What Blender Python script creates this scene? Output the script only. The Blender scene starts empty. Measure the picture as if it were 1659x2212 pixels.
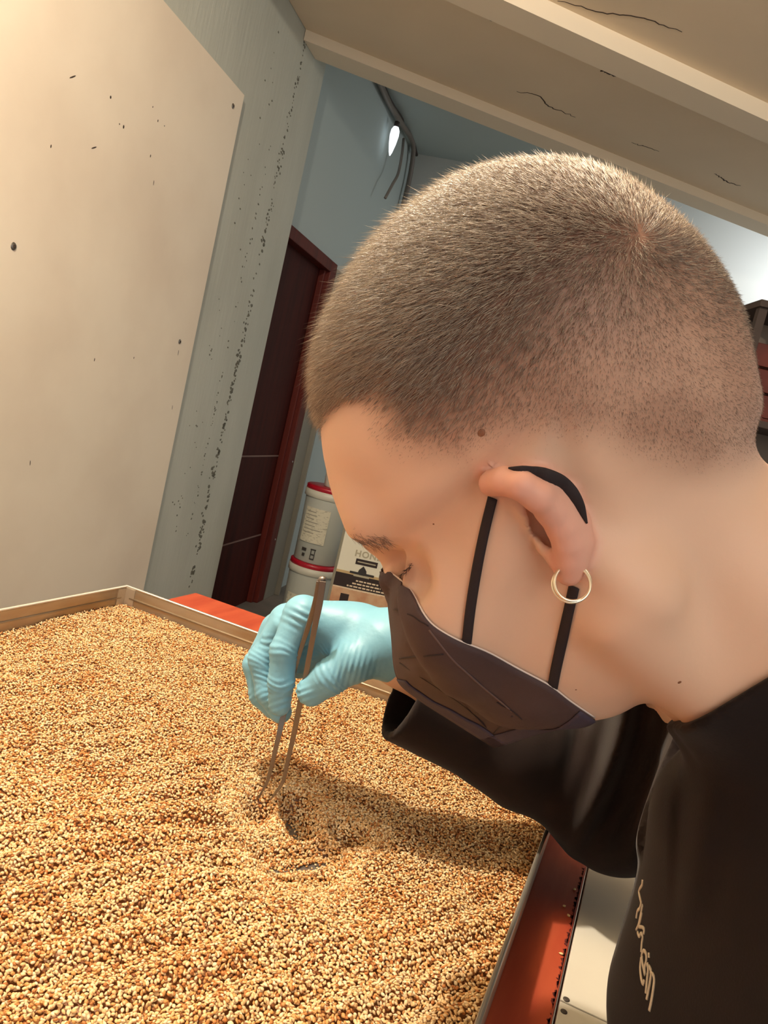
import bpy, bmesh, math, random
import numpy as np
from mathutils import Vector, Matrix

# ------------------------------------------------------------------ camera
FPX, W, H = 1700.0, 1659, 2212
PITCH, ROLL = math.radians(7.0), math.radians(13.5)
CAM = np.array([0.0, 0.0, 1.25])
_right = np.array([1.0, 0, 0])
CF = np.array([0, math.cos(PITCH), -math.sin(PITCH)])
_up = np.array([0, math.sin(PITCH), math.cos(PITCH)])
CR = math.cos(ROLL) * _right + math.sin(ROLL) * _up
CU = -math.sin(ROLL) * _right + math.cos(ROLL) * _up
scene = bpy.context.scene
COL = scene.collection
cd = bpy.data.cameras.new('camera')
cd.sensor_fit = 'VERTICAL'
cd.sensor_height = 24.0
cd.lens = 24.0 * FPX / H
cd.clip_start = 0.01
co = bpy.data.objects.new('camera', cd)
COL.objects.link(co)
co.matrix_world = Matrix(((CR[0], CU[0], -CF[0], CAM[0]), (CR[1], CU[1], -CF[1], CAM[1]),
                          (CR[2], CU[2], -CF[2], CAM[2]), (0, 0, 0, 1)))
scene.camera = co

# ------------------------------------------------------------------ world, lights, exposure
vs = scene.view_settings
vs.view_transform = 'Standard'
vs.look = 'None'
vs.gamma = 1.0
vs.use_curve_mapping = False
vs.exposure = 0.0
wd = bpy.data.worlds.new('world')
scene.world = wd
wd.use_nodes = True
bg = wd.node_tree.nodes['Background']
bg.inputs[0].default_value = (1.0, 0.97, 0.93, 1)
bg.inputs[1].default_value = 0.48


def add_area(name, loc, target, size, energy, color, size_y=None):
    l = bpy.data.lights.new(name, 'AREA')
    l.energy = energy
    l.color = color
    l.size = size
    if size_y:
        l.shape = 'RECTANGLE'
        l.size_y = size_y
    o = bpy.data.objects.new(name, l)
    COL.objects.link(o)
    o.location = loc
    d = Vector(target) - Vector(loc)
    o.rotation_euler = d.to_track_quat('-Z', 'Y').to_euler()
    return o


# the warm work lamp above the tray, hanging out of frame at upper left
lamp = bpy.data.lights.new('work_lamp_light', 'POINT')
lamp.energy = 112
lamp.color = (1.0, 0.88, 0.72)
lamp.shadow_soft_size = 0.035
lo = bpy.data.objects.new('work_lamp_light', lamp)
COL.objects.link(lo)
lo.location = (-0.55, 0.53, 2.50)
# added soft fill from behind the camera, not a real window
add_area('front_fill_light', (0.9, -1.6, 2.1), (0.1, 0.6, 1.2), 1.4, 24, (1.0, 0.94, 0.87), 1.2)
# unseen area light brightening the passage at the back right
add_area('passage_light', (2.3, 4.75, 2.7), (1.2, 5.6, 1.7), 0.5, 9, (0.94, 0.97, 1.0))

random.seed(5)
RNG = np.random.default_rng(11)


# ------------------------------------------------------------------ helpers
def ray(px, py):
    return CF * FPX + CR * (px - W / 2) - CU * (py - H / 2)


def P(px, py, depth):
    return CAM + ray(px, py) * (depth / FPX)


def onz(px, py, z):
    d = ray(px, py)
    return CAM + d * ((z - CAM[2]) / d[2])


def onplane(px, py, n, c):
    d = ray(px, py)
    return CAM + d * ((c - CAM @ n) / (d @ n))


def to_px(p):
    q = np.asarray(p) - CAM
    z = q @ CF
    return W / 2 + FPX * (q @ CR) / z, H / 2 - FPX * (q @ CU) / z, z


def lin(r, g, b):
    f = lambda v: (v / 255 / 12.92) if v / 255 <= 0.04045 else ((v / 255 + 0.055) / 1.055) ** 2.4
    return (f(r), f(g), f(b), 1.0)


def mat(name, col, rough=0.6, metal=0.0, spec=0.5, noise=None, bump=None, sss=0.0, coat=0.0, attr=None):
    """noise=(scale, colour2, lo, hi [,stretch]); bump=(scale, strength, distance [,stretch]); attr = colour attribute name"""
    m = bpy.data.materials.new(name)
    m.use_nodes = True
    nt = m.node_tree
    b = nt.nodes['Principled BSDF']
    b.inputs['Base Color'].default_value = col
    b.inputs['Roughness'].default_value = rough
    b.inputs['Metallic'].default_value = metal
    b.inputs['Specular IOR Level'].default_value = spec
    if coat:
        b.inputs['Coat Weight'].default_value = coat
    if sss:
        b.inputs['Subsurface Weight'].default_value = sss
        b.inputs['Subsurface Radius'].default_value = (1.0, 0.35, 0.2)
        b.inputs['Subsurface Scale'].default_value = 0.004
    tc = nt.nodes.new('ShaderNodeTexCoord')

    def coord(stretch):
        if not stretch:
            return tc.outputs['Object']
        mp = nt.nodes.new('ShaderNodeMapping')
        mp.inputs['Scale'].default_value = stretch
        nt.links.new(tc.outputs['Object'], mp.inputs[0])
        return mp.outputs[0]

    last = None
    if attr:
        a = nt.nodes.new('ShaderNodeAttribute')
        a.attribute_name = attr
        last = a.outputs['Color']
    if noise:
        n = nt.nodes.new('ShaderNodeTexNoise')
        n.inputs['Scale'].default_value = noise[0]
        n.inputs['Detail'].default_value = 6
        nt.links.new(coord(noise[4] if len(noise) > 4 else None), n.inputs['Vector'])
        mr = nt.nodes.new('ShaderNodeMapRange')
        mr.inputs[1].default_value = noise[2]
        mr.inputs[2].default_value = noise[3]
        nt.links.new(n.outputs[0], mr.inputs[0])
        mx = nt.nodes.new('ShaderNodeMix')
        mx.data_type = 'RGBA'
        nt.links.new(mr.outputs[0], mx.inputs[0])
        mx.inputs[6].default_value = col
        if last:
            nt.links.new(last, mx.inputs[6])
        mx.inputs[7].default_value = noise[1]
        last = mx.outputs[2]
    if last:
        nt.links.new(last, b.inputs['Base Color'])
    if bump:
        n = nt.nodes.new('ShaderNodeTexNoise')
        n.inputs['Scale'].default_value = bump[0]
        n.inputs['Detail'].default_value = 5
        nt.links.new(coord(bump[3] if len(bump) > 3 else None), n.inputs['Vector'])
        bp = nt.nodes.new('ShaderNodeBump')
        bp.inputs['Strength'].default_value = bump[1]
        bp.inputs['Distance'].default_value = bump[2]
        nt.links.new(n.outputs[0], bp.inputs['Height'])
        nt.links.new(bp.outputs[0], b.inputs['Normal'])
    return m


def obj(name, verts, faces, material, parent=None, smooth=False, loc=None, rotz=None):
    me = bpy.data.meshes.new(name)
    me.from_pydata([tuple(map(float, v)) for v in verts], [], [tuple(map(int, q)) for q in faces])
    bm = bmesh.new()
    bm.from_mesh(me)
    bmesh.ops.recalc_face_normals(bm, faces=bm.faces)
    bm.to_mesh(me)
    bm.free()
    return link(name, me, material, parent, smooth, loc, rotz)


def link(name, me, material, parent=None, smooth=False, loc=None, rotz=None):
    if material:
        me.materials.append(material)
    if smooth:
        me.polygons.foreach_set('use_smooth', [True] * len(me.polygons))
    o = bpy.data.objects.new(name, me)
    COL.objects.link(o)
    if loc is not None:
        o.location = loc
    if rotz is not None:
        o.rotation_euler = (0, 0, rotz)
    if parent:
        o.parent = parent
    return o


def fast_mesh(name, verts, tris, material, parent=None, smooth=True, quads=False):
    k = 4 if quads else 3
    me = bpy.data.meshes.new(name)
    me.vertices.add(len(verts))
    me.vertices.foreach_set('co', np.asarray(verts, np.float32).ravel())
    me.loops.add(len(tris) * k)
    me.loops.foreach_set('vertex_index', np.asarray(tris, np.int32).ravel())
    me.polygons.add(len(tris))
    me.polygons.foreach_set('loop_start', np.arange(len(tris), dtype=np.int32) * k)
    me.update(calc_edges=True)
    return link(name, me, material, parent, smooth)


def set_color(o, cols, name='tone'):
    a = o.data.color_attributes.new(name, 'FLOAT_COLOR', 'POINT')
    c = np.ones((len(cols), 4), np.float32)
    c[:, :3] = cols
    a.data.foreach_set('color', c.ravel())


def boxv(x0, x1, y0, y1, z0, z1, bev=0.0):
    if not bev:
        v = [(x, y, z) for x in (x0, x1) for y in (y0, y1) for z in (z0, z1)]
        f = [(0, 1, 3, 2), (4, 6, 7, 5), (0, 4, 5, 1), (2, 3, 7, 6), (0, 2, 6, 4), (1, 5, 7, 3)]
        return v, f
    bm = bmesh.new()
    bmesh.ops.create_cube(bm, size=1)
    for v in bm.verts:
        v.co = Vector(((x0 + x1) / 2 + v.co.x * (x1 - x0), (y0 + y1) / 2 + v.co.y * (y1 - y0), (z0 + z1) / 2 + v.co.z * (z1 - z0)))
    bmesh.ops.bevel(bm, geom=bm.edges[:], offset=bev, segments=2, affect='EDGES', profile=0.6)
    bm.verts.ensure_lookup_table()
    vs_ = [tuple(v.co) for v in bm.verts]
    bm.verts.index_update()
    fs = [tuple(v.index for v in f.verts) for f in bm.faces]
    bm.free()
    return vs_, fs


def box(name, x0, x1, y0, y1, z0, z1, material, parent=None, bev=0.0, loc=None, rotz=None):
    v, f = boxv(x0, x1, y0, y1, z0, z1, bev)
    return obj(name, v, f, material, parent, False, loc, rotz)


def prism(name, poly, z0, z1, material, parent=None):
    n = len(poly)
    v = [(x, y, z0) for x, y in poly] + [(x, y, z1) for x, y in poly]
    f = [tuple(range(n))[::-1], tuple(range(n, 2 * n))] + [(i, (i + 1) % n, n + (i + 1) % n, n + i) for i in range(n)]
    return obj(name, v, f, material, parent)


def tubev(pts, rad, seg=8, closed=False, flat=None):
    """tube along pts; rad scalar or list; flat=(normal vectors, thickness factor) for ribbons"""
    pts = [np.asarray(p, float) for p in pts]
    n = len(pts)
    rads = [rad] * n if np.isscalar(rad) else list(rad)
    V, F = [], []
    prev = None
    for i, p in enumerate(pts):
        a = pts[(i - 1) % n] if (closed or i > 0) else pts[i]
        b = pts[(i + 1) % n] if (closed or i < n - 1) else pts[i]
        t = b - a
        t /= np.linalg.norm(t) + 1e-12
        if flat is not None:
            nn = np.asarray(flat[0][i], float)
            nn = nn - t * (nn @ t)
            nn /= np.linalg.norm(nn) + 1e-12
        else:
            ref = prev if prev is not None else (np.array([0, 0, 1.0]) if abs(t[2]) < 0.9 else np.array([1.0, 0, 0]))
            nn = ref - t * (ref @ t)
            nn /= np.linalg.norm(nn) + 1e-12
        prev = nn
        bb = np.cross(t, nn)
        for k in range(seg):
            an = 2 * math.pi * k / seg
            e = (flat[1] if flat is not None else 1.0)
            V.append(p + rads[i] * (math.cos(an) * nn * e + math.sin(an) * bb))
    m = n if closed else n - 1
    for i in range(m):
        j = (i + 1) % n
        for k in range(seg):
            k2 = (k + 1) % seg
            F.append((i * seg + k, i * seg + k2, j * seg + k2, j * seg + k))
    if not closed:
        F.append(tuple(range(seg))[::-1])
        F.append(tuple(range((n - 1) * seg, n * seg)))
    return V, F


def tube(name, pts, rad, material, parent=None, seg=8, closed=False, flat=None):
    v, f = tubev(pts, rad, seg, closed, flat)
    return obj(name, v, f, material, parent, True)


def lathev(profile, seg=32, cx=0, cy=0):
    V, F = [], []
    n = len(profile)
    for r, z in profile:
        for k in range(seg):
            a = 2 * math.pi * k / seg
            V.append((cx + r * math.cos(a), cy + r * math.sin(a), z))
    for i in range(n - 1):
        for k in range(seg):
            k2 = (k + 1) % seg
            F.append((i * seg + k, i * seg + k2, (i + 1) * seg + k2, (i + 1) * seg + k))
    F.append(tuple(range(seg))[::-1])
    F.append(tuple(range((n - 1) * seg, n * seg)))
    return V, F


def spline(pts, n):
    """Catmull-Rom resample"""
    pts = np.asarray(pts, float)
    q = np.vstack([2 * pts[0] - pts[1], pts, 2 * pts[-1] - pts[-2]])
    d = np.r_[0, np.cumsum(np.linalg.norm(np.diff(pts, axis=0), axis=1))]
    t = np.linspace(0, d[-1], n)
    out = []
    for tt in t:
        i = min(np.searchsorted(d, tt, side='right') - 1, len(pts) - 2)
        u = (tt - d[i]) / (d[i + 1] - d[i] + 1e-12)
        p0, p1, p2, p3 = q[i], q[i + 1], q[i + 2], q[i + 3]
        out.append(0.5 * ((2 * p1) + (-p0 + p2) * u + (2 * p0 - 5 * p1 + 4 * p2 - p3) * u * u + (-p0 + 3 * p1 - 3 * p2 + p3) * u ** 3))
    return np.array(out)


def empty(name, loc, rotz=0.0):
    o = bpy.data.objects.new(name, None)
    COL.objects.link(o)
    o.location = loc
    o.rotation_euler = (0, 0, rotz)
    o.empty_display_size = 0.05
    return o


def tag(o, label, cat, group=None):
    o['label'] = label
    o['category'] = cat
    if group:
        o['group'] = group
    return o


def struct(o, label=None):
    o['kind'] = 'structure'
    if label:
        o['label'] = label
    return o


# ------------------------------------------------------------------ SDF toolkit
def smin(a, b, k):
    h = np.clip(0.5 + 0.5 * (b - a) / k, 0, 1)
    return b + (a - b) * h - k * h * (1 - h)


def smax(a, b, k):
    return -smin(-a, -b, k)


def s_ell(p, c, r, M=None):
    q = p - np.asarray(c)
    if M is not None:
        q = q @ M.T
    r = np.asarray(r, float)
    k0 = np.linalg.norm(q / r, axis=1)
    k1 = np.linalg.norm(q / (r * r), axis=1)
    return k0 * (k0 - 1.0) / np.maximum(k1, 1e-9)


def s_cap(p, a, b, ra, rb=None):
    rb = ra if rb is None else rb
    a = np.asarray(a, float)
    b = np.asarray(b, float)
    d = b - a
    t = np.clip((p - a) @ d / (d @ d + 1e-12), 0, 1)
    return np.linalg.norm(p - a - t[:, None] * d, axis=1) - (ra + (rb - ra) * t)


def chain(p, pts, rads, k):
    d = None
    for i in range(len(pts) - 1):
        e = s_cap(p, pts[i], pts[i + 1], rads[i], rads[i + 1])
        d = e if d is None else smin(d, e, k)
    return d


def mesh_sdf(fn, lo, hi, h, B=8, lip=1.4):
    lo = np.asarray(lo, float)
    nb = np.ceil((np.asarray(hi) - lo) / (h * B)).astype(int)
    n = nb * B + 1
    D = np.full(n, 1.0, np.float32)
    ii = np.stack(np.meshgrid(*[np.arange(k) for k in nb], indexing='ij'), -1).reshape(-1, 3)
    ctr = lo + (ii + 0.5) * (B * h)
    dc = np.concatenate([fn(c) for c in np.array_split(ctr, max(1, len(ctr) // 60000))])
    near = np.abs(dc) < B * h * 0.9 * lip
    for b in ii[(~near) & (dc < 0)]:
        D[b[0] * B:b[0] * B + B + 1, b[1] * B:b[1] * B + B + 1, b[2] * B:b[2] * B + B + 1] = -1.0
    loc = np.stack(np.meshgrid(*[np.arange(B + 1)] * 3, indexing='ij'), -1).reshape(-1, 3)
    bl = ii[near]
    for ch in np.array_split(bl, max(1, len(bl) // 120)):
        idx = (ch[:, None, :] * B + loc[None]).reshape(-1, 3)
        D[idx[:, 0], idx[:, 1], idx[:, 2]] = fn(lo + idx * h)
    S = D < 0
    c8 = np.zeros(n - 1, np.int8)
    for dx in (0, 1):
        for dy in (0, 1):
            for dz in (0, 1):
                c8 += S[dx:n[0] - 1 + dx, dy:n[1] - 1 + dy, dz:n[2] - 1 + dz]
    act = np.argwhere((c8 > 0) & (c8 < 8))
    vid = np.full(n - 1, -1, np.int32)
    vid[act[:, 0], act[:, 1], act[:, 2]] = np.arange(len(act))
    acc = np.zeros((len(act), 3))
    cnt = np.zeros(len(act))
    cor = [(x, y, z) for x in (0, 1) for y in (0, 1) for z in (0, 1)]
    for a in cor:
        for ax in range(3):
            if a[ax]:
                continue
            b = list(a)
            b[ax] = 1
            ia = act + np.array(a)
            ib = act + np.array(b)
            da = D[ia[:, 0], ia[:, 1], ia[:, 2]]
            db = D[ib[:, 0], ib[:, 1], ib[:, 2]]
            m = (da < 0) != (db < 0)
            t = np.where(m, da / np.where(m, da - db, 1), 0)
            pt = np.array(a, float) + t[:, None] * (np.array(b) - np.array(a))
            acc[m] += pt[m]
            cnt[m] += 1
    V = lo + (act + acc / np.maximum(cnt, 1)[:, None]) * h
    Q = []
    for ax in range(3):
        u, v = [(1, 2), (2, 0), (0, 1)][ax]
        sl0 = [slice(1, n[k] - 1) for k in range(3)]
        sl1 = [slice(1, n[k] - 1) for k in range(3)]
        sl0[ax] = slice(0, n[ax] - 1)
        sl1[ax] = slice(1, n[ax])
        A, Bs = S[tuple(sl0)], S[tuple(sl1)]
        e = np.argwhere(A != Bs)
        flip = A[e[:, 0], e[:, 1], e[:, 2]]
        off = np.ones(3, int)
        off[ax] = 0
        e = e + off

        def cell(du, dv):
            q = e.copy()
            q[:, u] -= du
            q[:, v] -= dv
            return vid[q[:, 0], q[:, 1], q[:, 2]]
        q4 = np.stack([cell(1, 1), cell(0, 1), cell(0, 0), cell(1, 0)], 1)
        q4[~flip] = q4[~flip][:, ::-1]
        Q.append(q4)
    Q = np.concatenate(Q)
    Q = Q[(Q >= 0).all(1)]
    for _ in range(2):
        V = project(fn, V, h * 0.5)
    return V, Q


def grad(fn, V, e=4e-4):
    g = np.stack([fn(V + np.eye(3)[k] * e) - fn(V - np.eye(3)[k] * e) for k in range(3)], 1) / (2 * e)
    return g


def project(fn, V, lim):
    out = []
    for c in np.array_split(V, max(1, len(V) // 80000)):
        d = fn(c)
        g = grad(fn, c)
        g2 = np.maximum((g * g).sum(1), 0.05)
        st = np.clip(d / g2, -lim, lim)
        out.append(c - g * st[:, None])
    return np.concatenate(out)


def trace(fn, px, py, d0, d1, off=0.0, steps=90):
    """first hit of pixel rays with fn; returns world points (n,3) pushed back towards the camera by off, and hit mask"""
    px = np.atleast_1d(np.asarray(px, float))
    py = np.atleast_1d(np.asarray(py, float))
    dirs = CF[None] * FPX + CR[None] * (px - W / 2)[:, None] - CU[None] * (py - H / 2)[:, None]
    ln = np.linalg.norm(dirs, axis=1)
    dirs /= ln[:, None]
    t = d0 * ln / FPX
    tm = d1 * ln / FPX
    for _ in range(steps):
        d = fn(CAM + dirs * t[:, None])
        t = np.minimum(t + np.clip(d, -0.01, 0.02) * 0.75, tm)
    hit = np.abs(fn(CAM + dirs * t[:, None])) < 0.003
    return CAM + dirs * (t - off)[:, None], hit


def in_poly(x, y, poly):
    poly = np.asarray(poly, float)
    ins = np.zeros(len(x), bool)
    j = len(poly) - 1
    for i in range(len(poly)):
        xi, yi = poly[i]
        xj, yj = poly[j]
        c = ((yi > y) != (yj > y)) & (x < (xj - xi) * (y - yi) / (yj - yi + 1e-12) + xi)
        ins ^= c
        j = i
    return ins


def poly_dist(x, y, poly):
    """signed distance in pixels, positive inside"""
    poly = np.asarray(poly, float)
    d = np.full(len(x), 1e9)
    for i in range(len(poly)):
        a = poly[i]
        b = poly[(i + 1) % len(poly)]
        e = b - a
        t = np.clip(((x - a[0]) * e[0] + (y - a[1]) * e[1]) / (e @ e), 0, 1)
        d = np.minimum(d, np.hypot(x - a[0] - t * e[0], y - a[1] - t * e[1]))
    return np.where(in_poly(x, y, poly), d, -d)


def sstep(a, b, x):
    t = np.clip((x - a) / (b - a), 0, 1)
    return t * t * (3 - 2 * t)


# ------------------------------------------------------------------ materials of the setting
M_concrete = mat('painted_concrete', lin(190, 192, 180), 0.8, noise=(3.0, lin(172, 174, 162), 0.4, 0.75, (1, 1, 0.35)), bump=(60, 0.35, 0.004, (1, 1, 0.15)))
M_wallblue = mat('pale_blue_plaster', lin(176, 188, 186), 0.85, bump=(30, 0.15, 0.003))
M_wallback = mat('white_plaster', lin(205, 208, 204), 0.85, bump=(30, 0.15, 0.003))
M_ceil = mat('cream_ceiling', lin(236, 218, 190), 0.85, noise=(1.3, lin(224, 206, 178), 0.4, 0.75), bump=(25, 0.12, 0.004))
M_ceil2 = mat('cream_ceiling_edge', lin(240, 226, 202), 0.8, bump=(25, 0.12, 0.003))
M_floor = mat('grey_floor', lin(120, 112, 104), 0.7, noise=(4, lin(90, 84, 78), 0.4, 0.7))
M_dark = mat('dark_gap', lin(30, 22, 20), 0.9)
M_crack = mat('crack', lin(70, 55, 45), 0.95)

# ------------------------------------------------------------------ setting
WAZ = math.radians(10.5)
wt = np.array([math.sin(WAZ), math.cos(WAZ), 0])       # along the left wall, away from the camera
wn = np.array([math.cos(WAZ), -math.sin(WAZ), 0])      # out of the left wall, into the room
WB = np.array([-1.40, 0, 0])


def wall_pt(px, py, off):
    """pixel -> (s, z) on the plane parallel to the left wall, off metres in front of it"""
    q = onplane(px, py, wn, WB @ wn + off)
    return (q - WB) @ wt, q[2]


WROT = math.pi / 2 - WAZ                               # local x = along the wall, local y = into the wall


def wobj(name, v, f, m, parent=None, smooth=False):
    return obj(name, v, f, m, parent, smooth, None if parent else tuple(WB), None if parent else WROT)


# local frame of the wall objects: x = s, y = -offset (offset towards the room is -y)
S_END = wall_pt(584, 700, 0.0)[0]
struct(box('floor', -3.2, 3.2, -2.2, 7.0, -0.1, 0.0, M_floor), 'plain grey floor mostly hidden under the table')

# left wall with the marks of its shuttering boards: stepped strips, pits along the joints
edges = [0.2]
rr = random.Random(3)
while edges[-1] < S_END - 0.13:
    edges.append(edges[-1] + rr.choice([0.075, 0.09, 0.1, 0.085]))
edges[-1] = S_END
prof = []
for i in range(len(edges) - 1):
    o = rr.uniform(0.0, 0.0003)
    prof += [(edges[i] + 0.002, -o), (edges[i + 1] - 0.002, -o)]
    if i < len(edges) - 2:
        prof += [(edges[i + 1] - 0.001, 0.0), (edges[i + 1] + 0.001, 0.0)]
prof = [(-2.2, 0.0), (0.19, 0.0)] + prof + [(S_END, 0.012), (S_END, 0.13), (-2.2, 0.13)]
n = len(prof)
v = [(a, b, 0.0) for a, b in prof] + [(a, b, 3.3) for a, b in prof]
f = [(i, (i + 1) % n, n + (i + 1) % n, n + i) for i in range(n)] + [tuple(range(n))[::-1], tuple(range(n, 2 * n))]
wl = struct(wobj('wall_left', v, f, M_concrete), 'pale grey-green board-marked concrete wall with pitted seams')
# pits: small dark hollows sitting along two seams
M_pit = mat('pit', lin(108, 106, 94), 0.95)
pv, pf = [], []
S_SEAM = wall_pt(560, 560, 0)[0]


def pit(s, z, r):
    k = len(pv)
    m = 7
    for i in range(m):
        a = 2 * math.pi * i / m
        q = r * rr.uniform(0.6, 1.2)
        pv.append((s + q * math.cos(a) * 1.9, -0.0009, z + q * math.sin(a) * 1.3))
    for i in range(m):
        a = 2 * math.pi * i / m
        pv.append((s + r * 2.6 * math.cos(a), 0.004, z + r * 1.5 * math.sin(a)))
    pf.append(tuple(range(k, k + m)))
    for i in range(m):
        pf.append((k + i, k + (i + 1) % m, k + m + (i + 1) % m, k + m + i))


for k in range(270):
    z = rr.uniform(0.3, 2.75)
    pit(S_SEAM + rr.gauss(0, 0.013), z, rr.choice([0.0025, 0.003, 0.004, 0.0055]) * (1.25 if z < 1.9 else 0.8))
for k in range(70):
    pit(S_SEAM - 0.13 + rr.gauss(0, 0.008), rr.uniform(0.55, 2.2), rr.choice([0.0018, 0.0025, 0.0035]))
for k in range(45):
    pit(S_SEAM - 0.27 + rr.gauss(0, 0.03), rr.uniform(0.55, 2.6), rr.choice([0.002, 0.003]))
po = obj('pit_marks', pv, pf, M_pit, wl)
po['kind'] = 'stuff'

# white board screwed on the wall
M_board = mat('white_board', lin(242, 228, 206), 0.5, noise=(2.2, lin(230, 214, 192), 0.42, 0.7), spec=0.4, bump=(6, 0.05, 0.004))
bt = 0.02
s1, zt = wall_pt(528, 205, bt)
s2, zb = wall_pt(318, 1240, bt)
s1 = (s1 + s2) / 2
bp = empty('wall_board', tuple(WB), WROT)
tag(bp, 'large white board screwed to the wall at the left', 'board')
v, f = boxv(-1.2, s1, -bt, -0.006, 0.35, zt, 0.002)
obj('panel', v, f, M_board, bp)
M_screw = mat('screw_steel', lin(150, 145, 138), 0.35, 0.9)
M_hole = mat('hole', lin(60, 46, 36), 0.9)


def disc(name, s, z, r, y0, y1, m, parent, sy=1.0, seg=12, ang=0.0):
    V = []
    for yy, q in ((y0, 1.0), (y1, 0.75)):
        for i in range(seg):
            a = 2 * math.pi * i / seg
            x_, z_ = q * r * math.cos(a), q * r * sy * math.sin(a)
            V.append((s + x_ * math.cos(ang) - z_ * math.sin(ang), yy, z + x_ * math.sin(ang) + z_ * math.cos(ang)))
    F = [tuple(range(seg, 2 * seg))] + [(i, (i + 1) % seg, seg + (i + 1) % seg, seg + i) for i in range(seg)]
    return obj(name, V, F, m, parent, True)


for px, py, r in ((29, 532, 0.010), (503, 229, 0.009), (388, 738, 0.009)):
    s, z = wall_pt(px, py, bt)
    sc = disc('screw', s, z, r, -bt - 0.0002, -bt - 0.003, M_screw, bp)
    disc('screw_slot', s, z, r * 0.5, -bt - 0.0031, -bt - 0.0036, M_hole, sc)
for px, py, r, sy, an in ((157, 166, 0.002, 8, -0.95), (239, 210, 0.004, 1.2, 0), (267, 274, 0.004, 1.5, 0), (203, 319, 0.002, 7, -1.05), (330, 231, 0.002, 1.5, 0),
                          (341, 261, 0.0025, 1.8, 0), (355, 272, 0.002, 1.2, 0), (325, 337, 0.0025, 2, 0), (332, 395, 0.0015, 6, 0.1),
                          (258, 268, 0.0025, 1, 0), (204, 777, 0.002, 3, 0), (385, 762, 0.0013, 9, 0.1), (289, 773, 0.002, 2, 0), (110, 316, 0.0025, 2, 0), (65, 1000, 0.0015, 6, 0.2), (372, 880, 0.0012, 8, 0.1)):
    s, z = wall_pt(px, py, bt)
    disc('scratch', s, z, r, -bt + 0.0005, -bt - 0.0006, M_hole, bp, sy, 8, an)

# ceiling: slabs, a downstand beam and the lintel at the passage
CAZ = math.radians(70)
cdv = np.array([math.sin(CAZ), math.cos(CAZ), 0])
cnv = np.array([-math.cos(CAZ), math.sin(CAZ), 0])
Z_FAR, Z_NEAR, Z_BEAM, Z_LINT = 1.25 + 1.431, 1.25 + 1.386, 1.25 + 1.33, 1.25 + 1.39
nB = np.mean([onz(*q, Z_BEAM) @ cnv for q in ((955, 0), (1302, 153), (1659, 309))])
nC = np.mean([onz(*q, Z_BEAM) @ cnv for q in ((1078, 0), (1289, 98), (1659, 254))])
nS = np.mean([onz(*q, Z_FAR) @ cnv for q in ((900, 160), (1083, 233))])
nA = np.mean([onz(*q, Z_LINT) @ cnv for q in ((714, 95), (900, 183), (1400, 395))])


def strip(name, n0, n1, z0, z1, m, wall_off=0.002, x_end=3.4, parent=None):
    def left(nv):
        # point on wall line (WB + s*wt + off*wn) with p.cnv = nv
        b = WB + wn * wall_off
        s = (nv - b @ cnv) / (wt @ cnv)
        return (b + s * wt)[:2]

    def rightp(nv):
        return (cnv * nv + cdv * x_end)[:2]
    return prism(name, [left(n0), rightp(n0), rightp(n1), left(n1)], z0, z1, m, parent)


cl = struct(strip('ceiling', -2.6, nC, Z_NEAR, Z_NEAR + 0.2, M_ceil), 'cream plastered ceiling with hairline cracks')
struct(strip('trim_1', nC, nB, Z_BEAM, Z_NEAR + 0.2, M_ceil2), 'cream ceiling beam running across the room')
c2 = struct(strip('ceiling', nB, nA + 0.002, Z_FAR, Z_FAR + 0.2, M_ceil), 'cream ceiling strip between the beam and the lintel')
struct(strip('trim_2', nA, nA + 0.14, Z_LINT, Z_FAR + 0.6, M_ceil2), 'cream lintel edge above the passage')
Z_PASS = 1.25 + 1.80
struct(strip('ceiling', nA + 0.14, 7.5, Z_PASS, Z_PASS + 0.15, M_wallblue, wall_off=-0.5), 'pale bluish ceiling of the passage behind')
# hairline cracks
for parent, z, pts, w in ((cl, Z_NEAR, [(1205, 0), (1270, 20), (1330, 32), (1395, 40), (1440, 58), (1478, 70)], 0.0035),
                          (c2, Z_FAR, [(1115, 198), (1160, 205), (1185, 228), (1240, 252)], 0.0035),
                          (c2, Z_FAR, [(1545, 375), (1570, 392), (1600, 402)], 0.004), (c2, Z_FAR, [(1365, 308), (1400, 318), (1425, 328)], 0.0025),
                          (c2, Z_FAR, [(1300, 152), (1315, 158), (1331, 165)], 0.007), (c2, Z_FAR, [(1045, 8), (1052, 28), (1058, 44)], 0.004)):
    q = spline([onz(a, b, z) for a, b in pts], 24)
    q[:, :2] += RNG.normal(0, 0.004, (24, 2))
    q[:, 2] = z - 0.0006
    tube('crack', q, [w * (0.4 + 0.6 * math.sin(math.pi * min(max((i + 0.5) / 24, 0), 1))) for i in range(24)], M_crack, parent, 5, flat=([(0, 0, 1)] * 24, 0.2))

# passage wall with the brown door, back wall
DOFF = -0.06
s_corner = wall_pt(880, 380, DOFF)[0]
dz_top = wall_pt(690, 545, DOFF)[1]
sj0 = wall_pt(628, 1030, DOFF + 0.03)[0]       # right edge of the brown frame
s_d0 = S_END - 0.25
yD = -DOFF
struct(wobj('wall_passage', *boxv(sj0 - 0.02, s_corner + 0.3, yD, yD + 0.12, 0, 3.3), M_wallblue), 'pale blue plaster wall beyond the door')
struct(wobj('wall_over_door', *boxv(s_d0 - 0.4, sj0 - 0.02, yD, yD + 0.12, dz_top - 0.01, 3.3), M_wallblue), 'pale blue plaster above the brown door')
pB = WB + wt * s_corner
bn = -wt
bw = [tuple((pB - wn * 0.4)[:2]), tuple((pB + wn * 4.2)[:2]), tuple((pB + wn * 4.2 + wt * 0.12)[:2]), tuple((pB - wn * 0.4 + wt * 0.12)[:2])]
struct(prism('wall_back', bw, 0, 3.3, M_wallback), 'whitish back wall behind the head')

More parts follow.
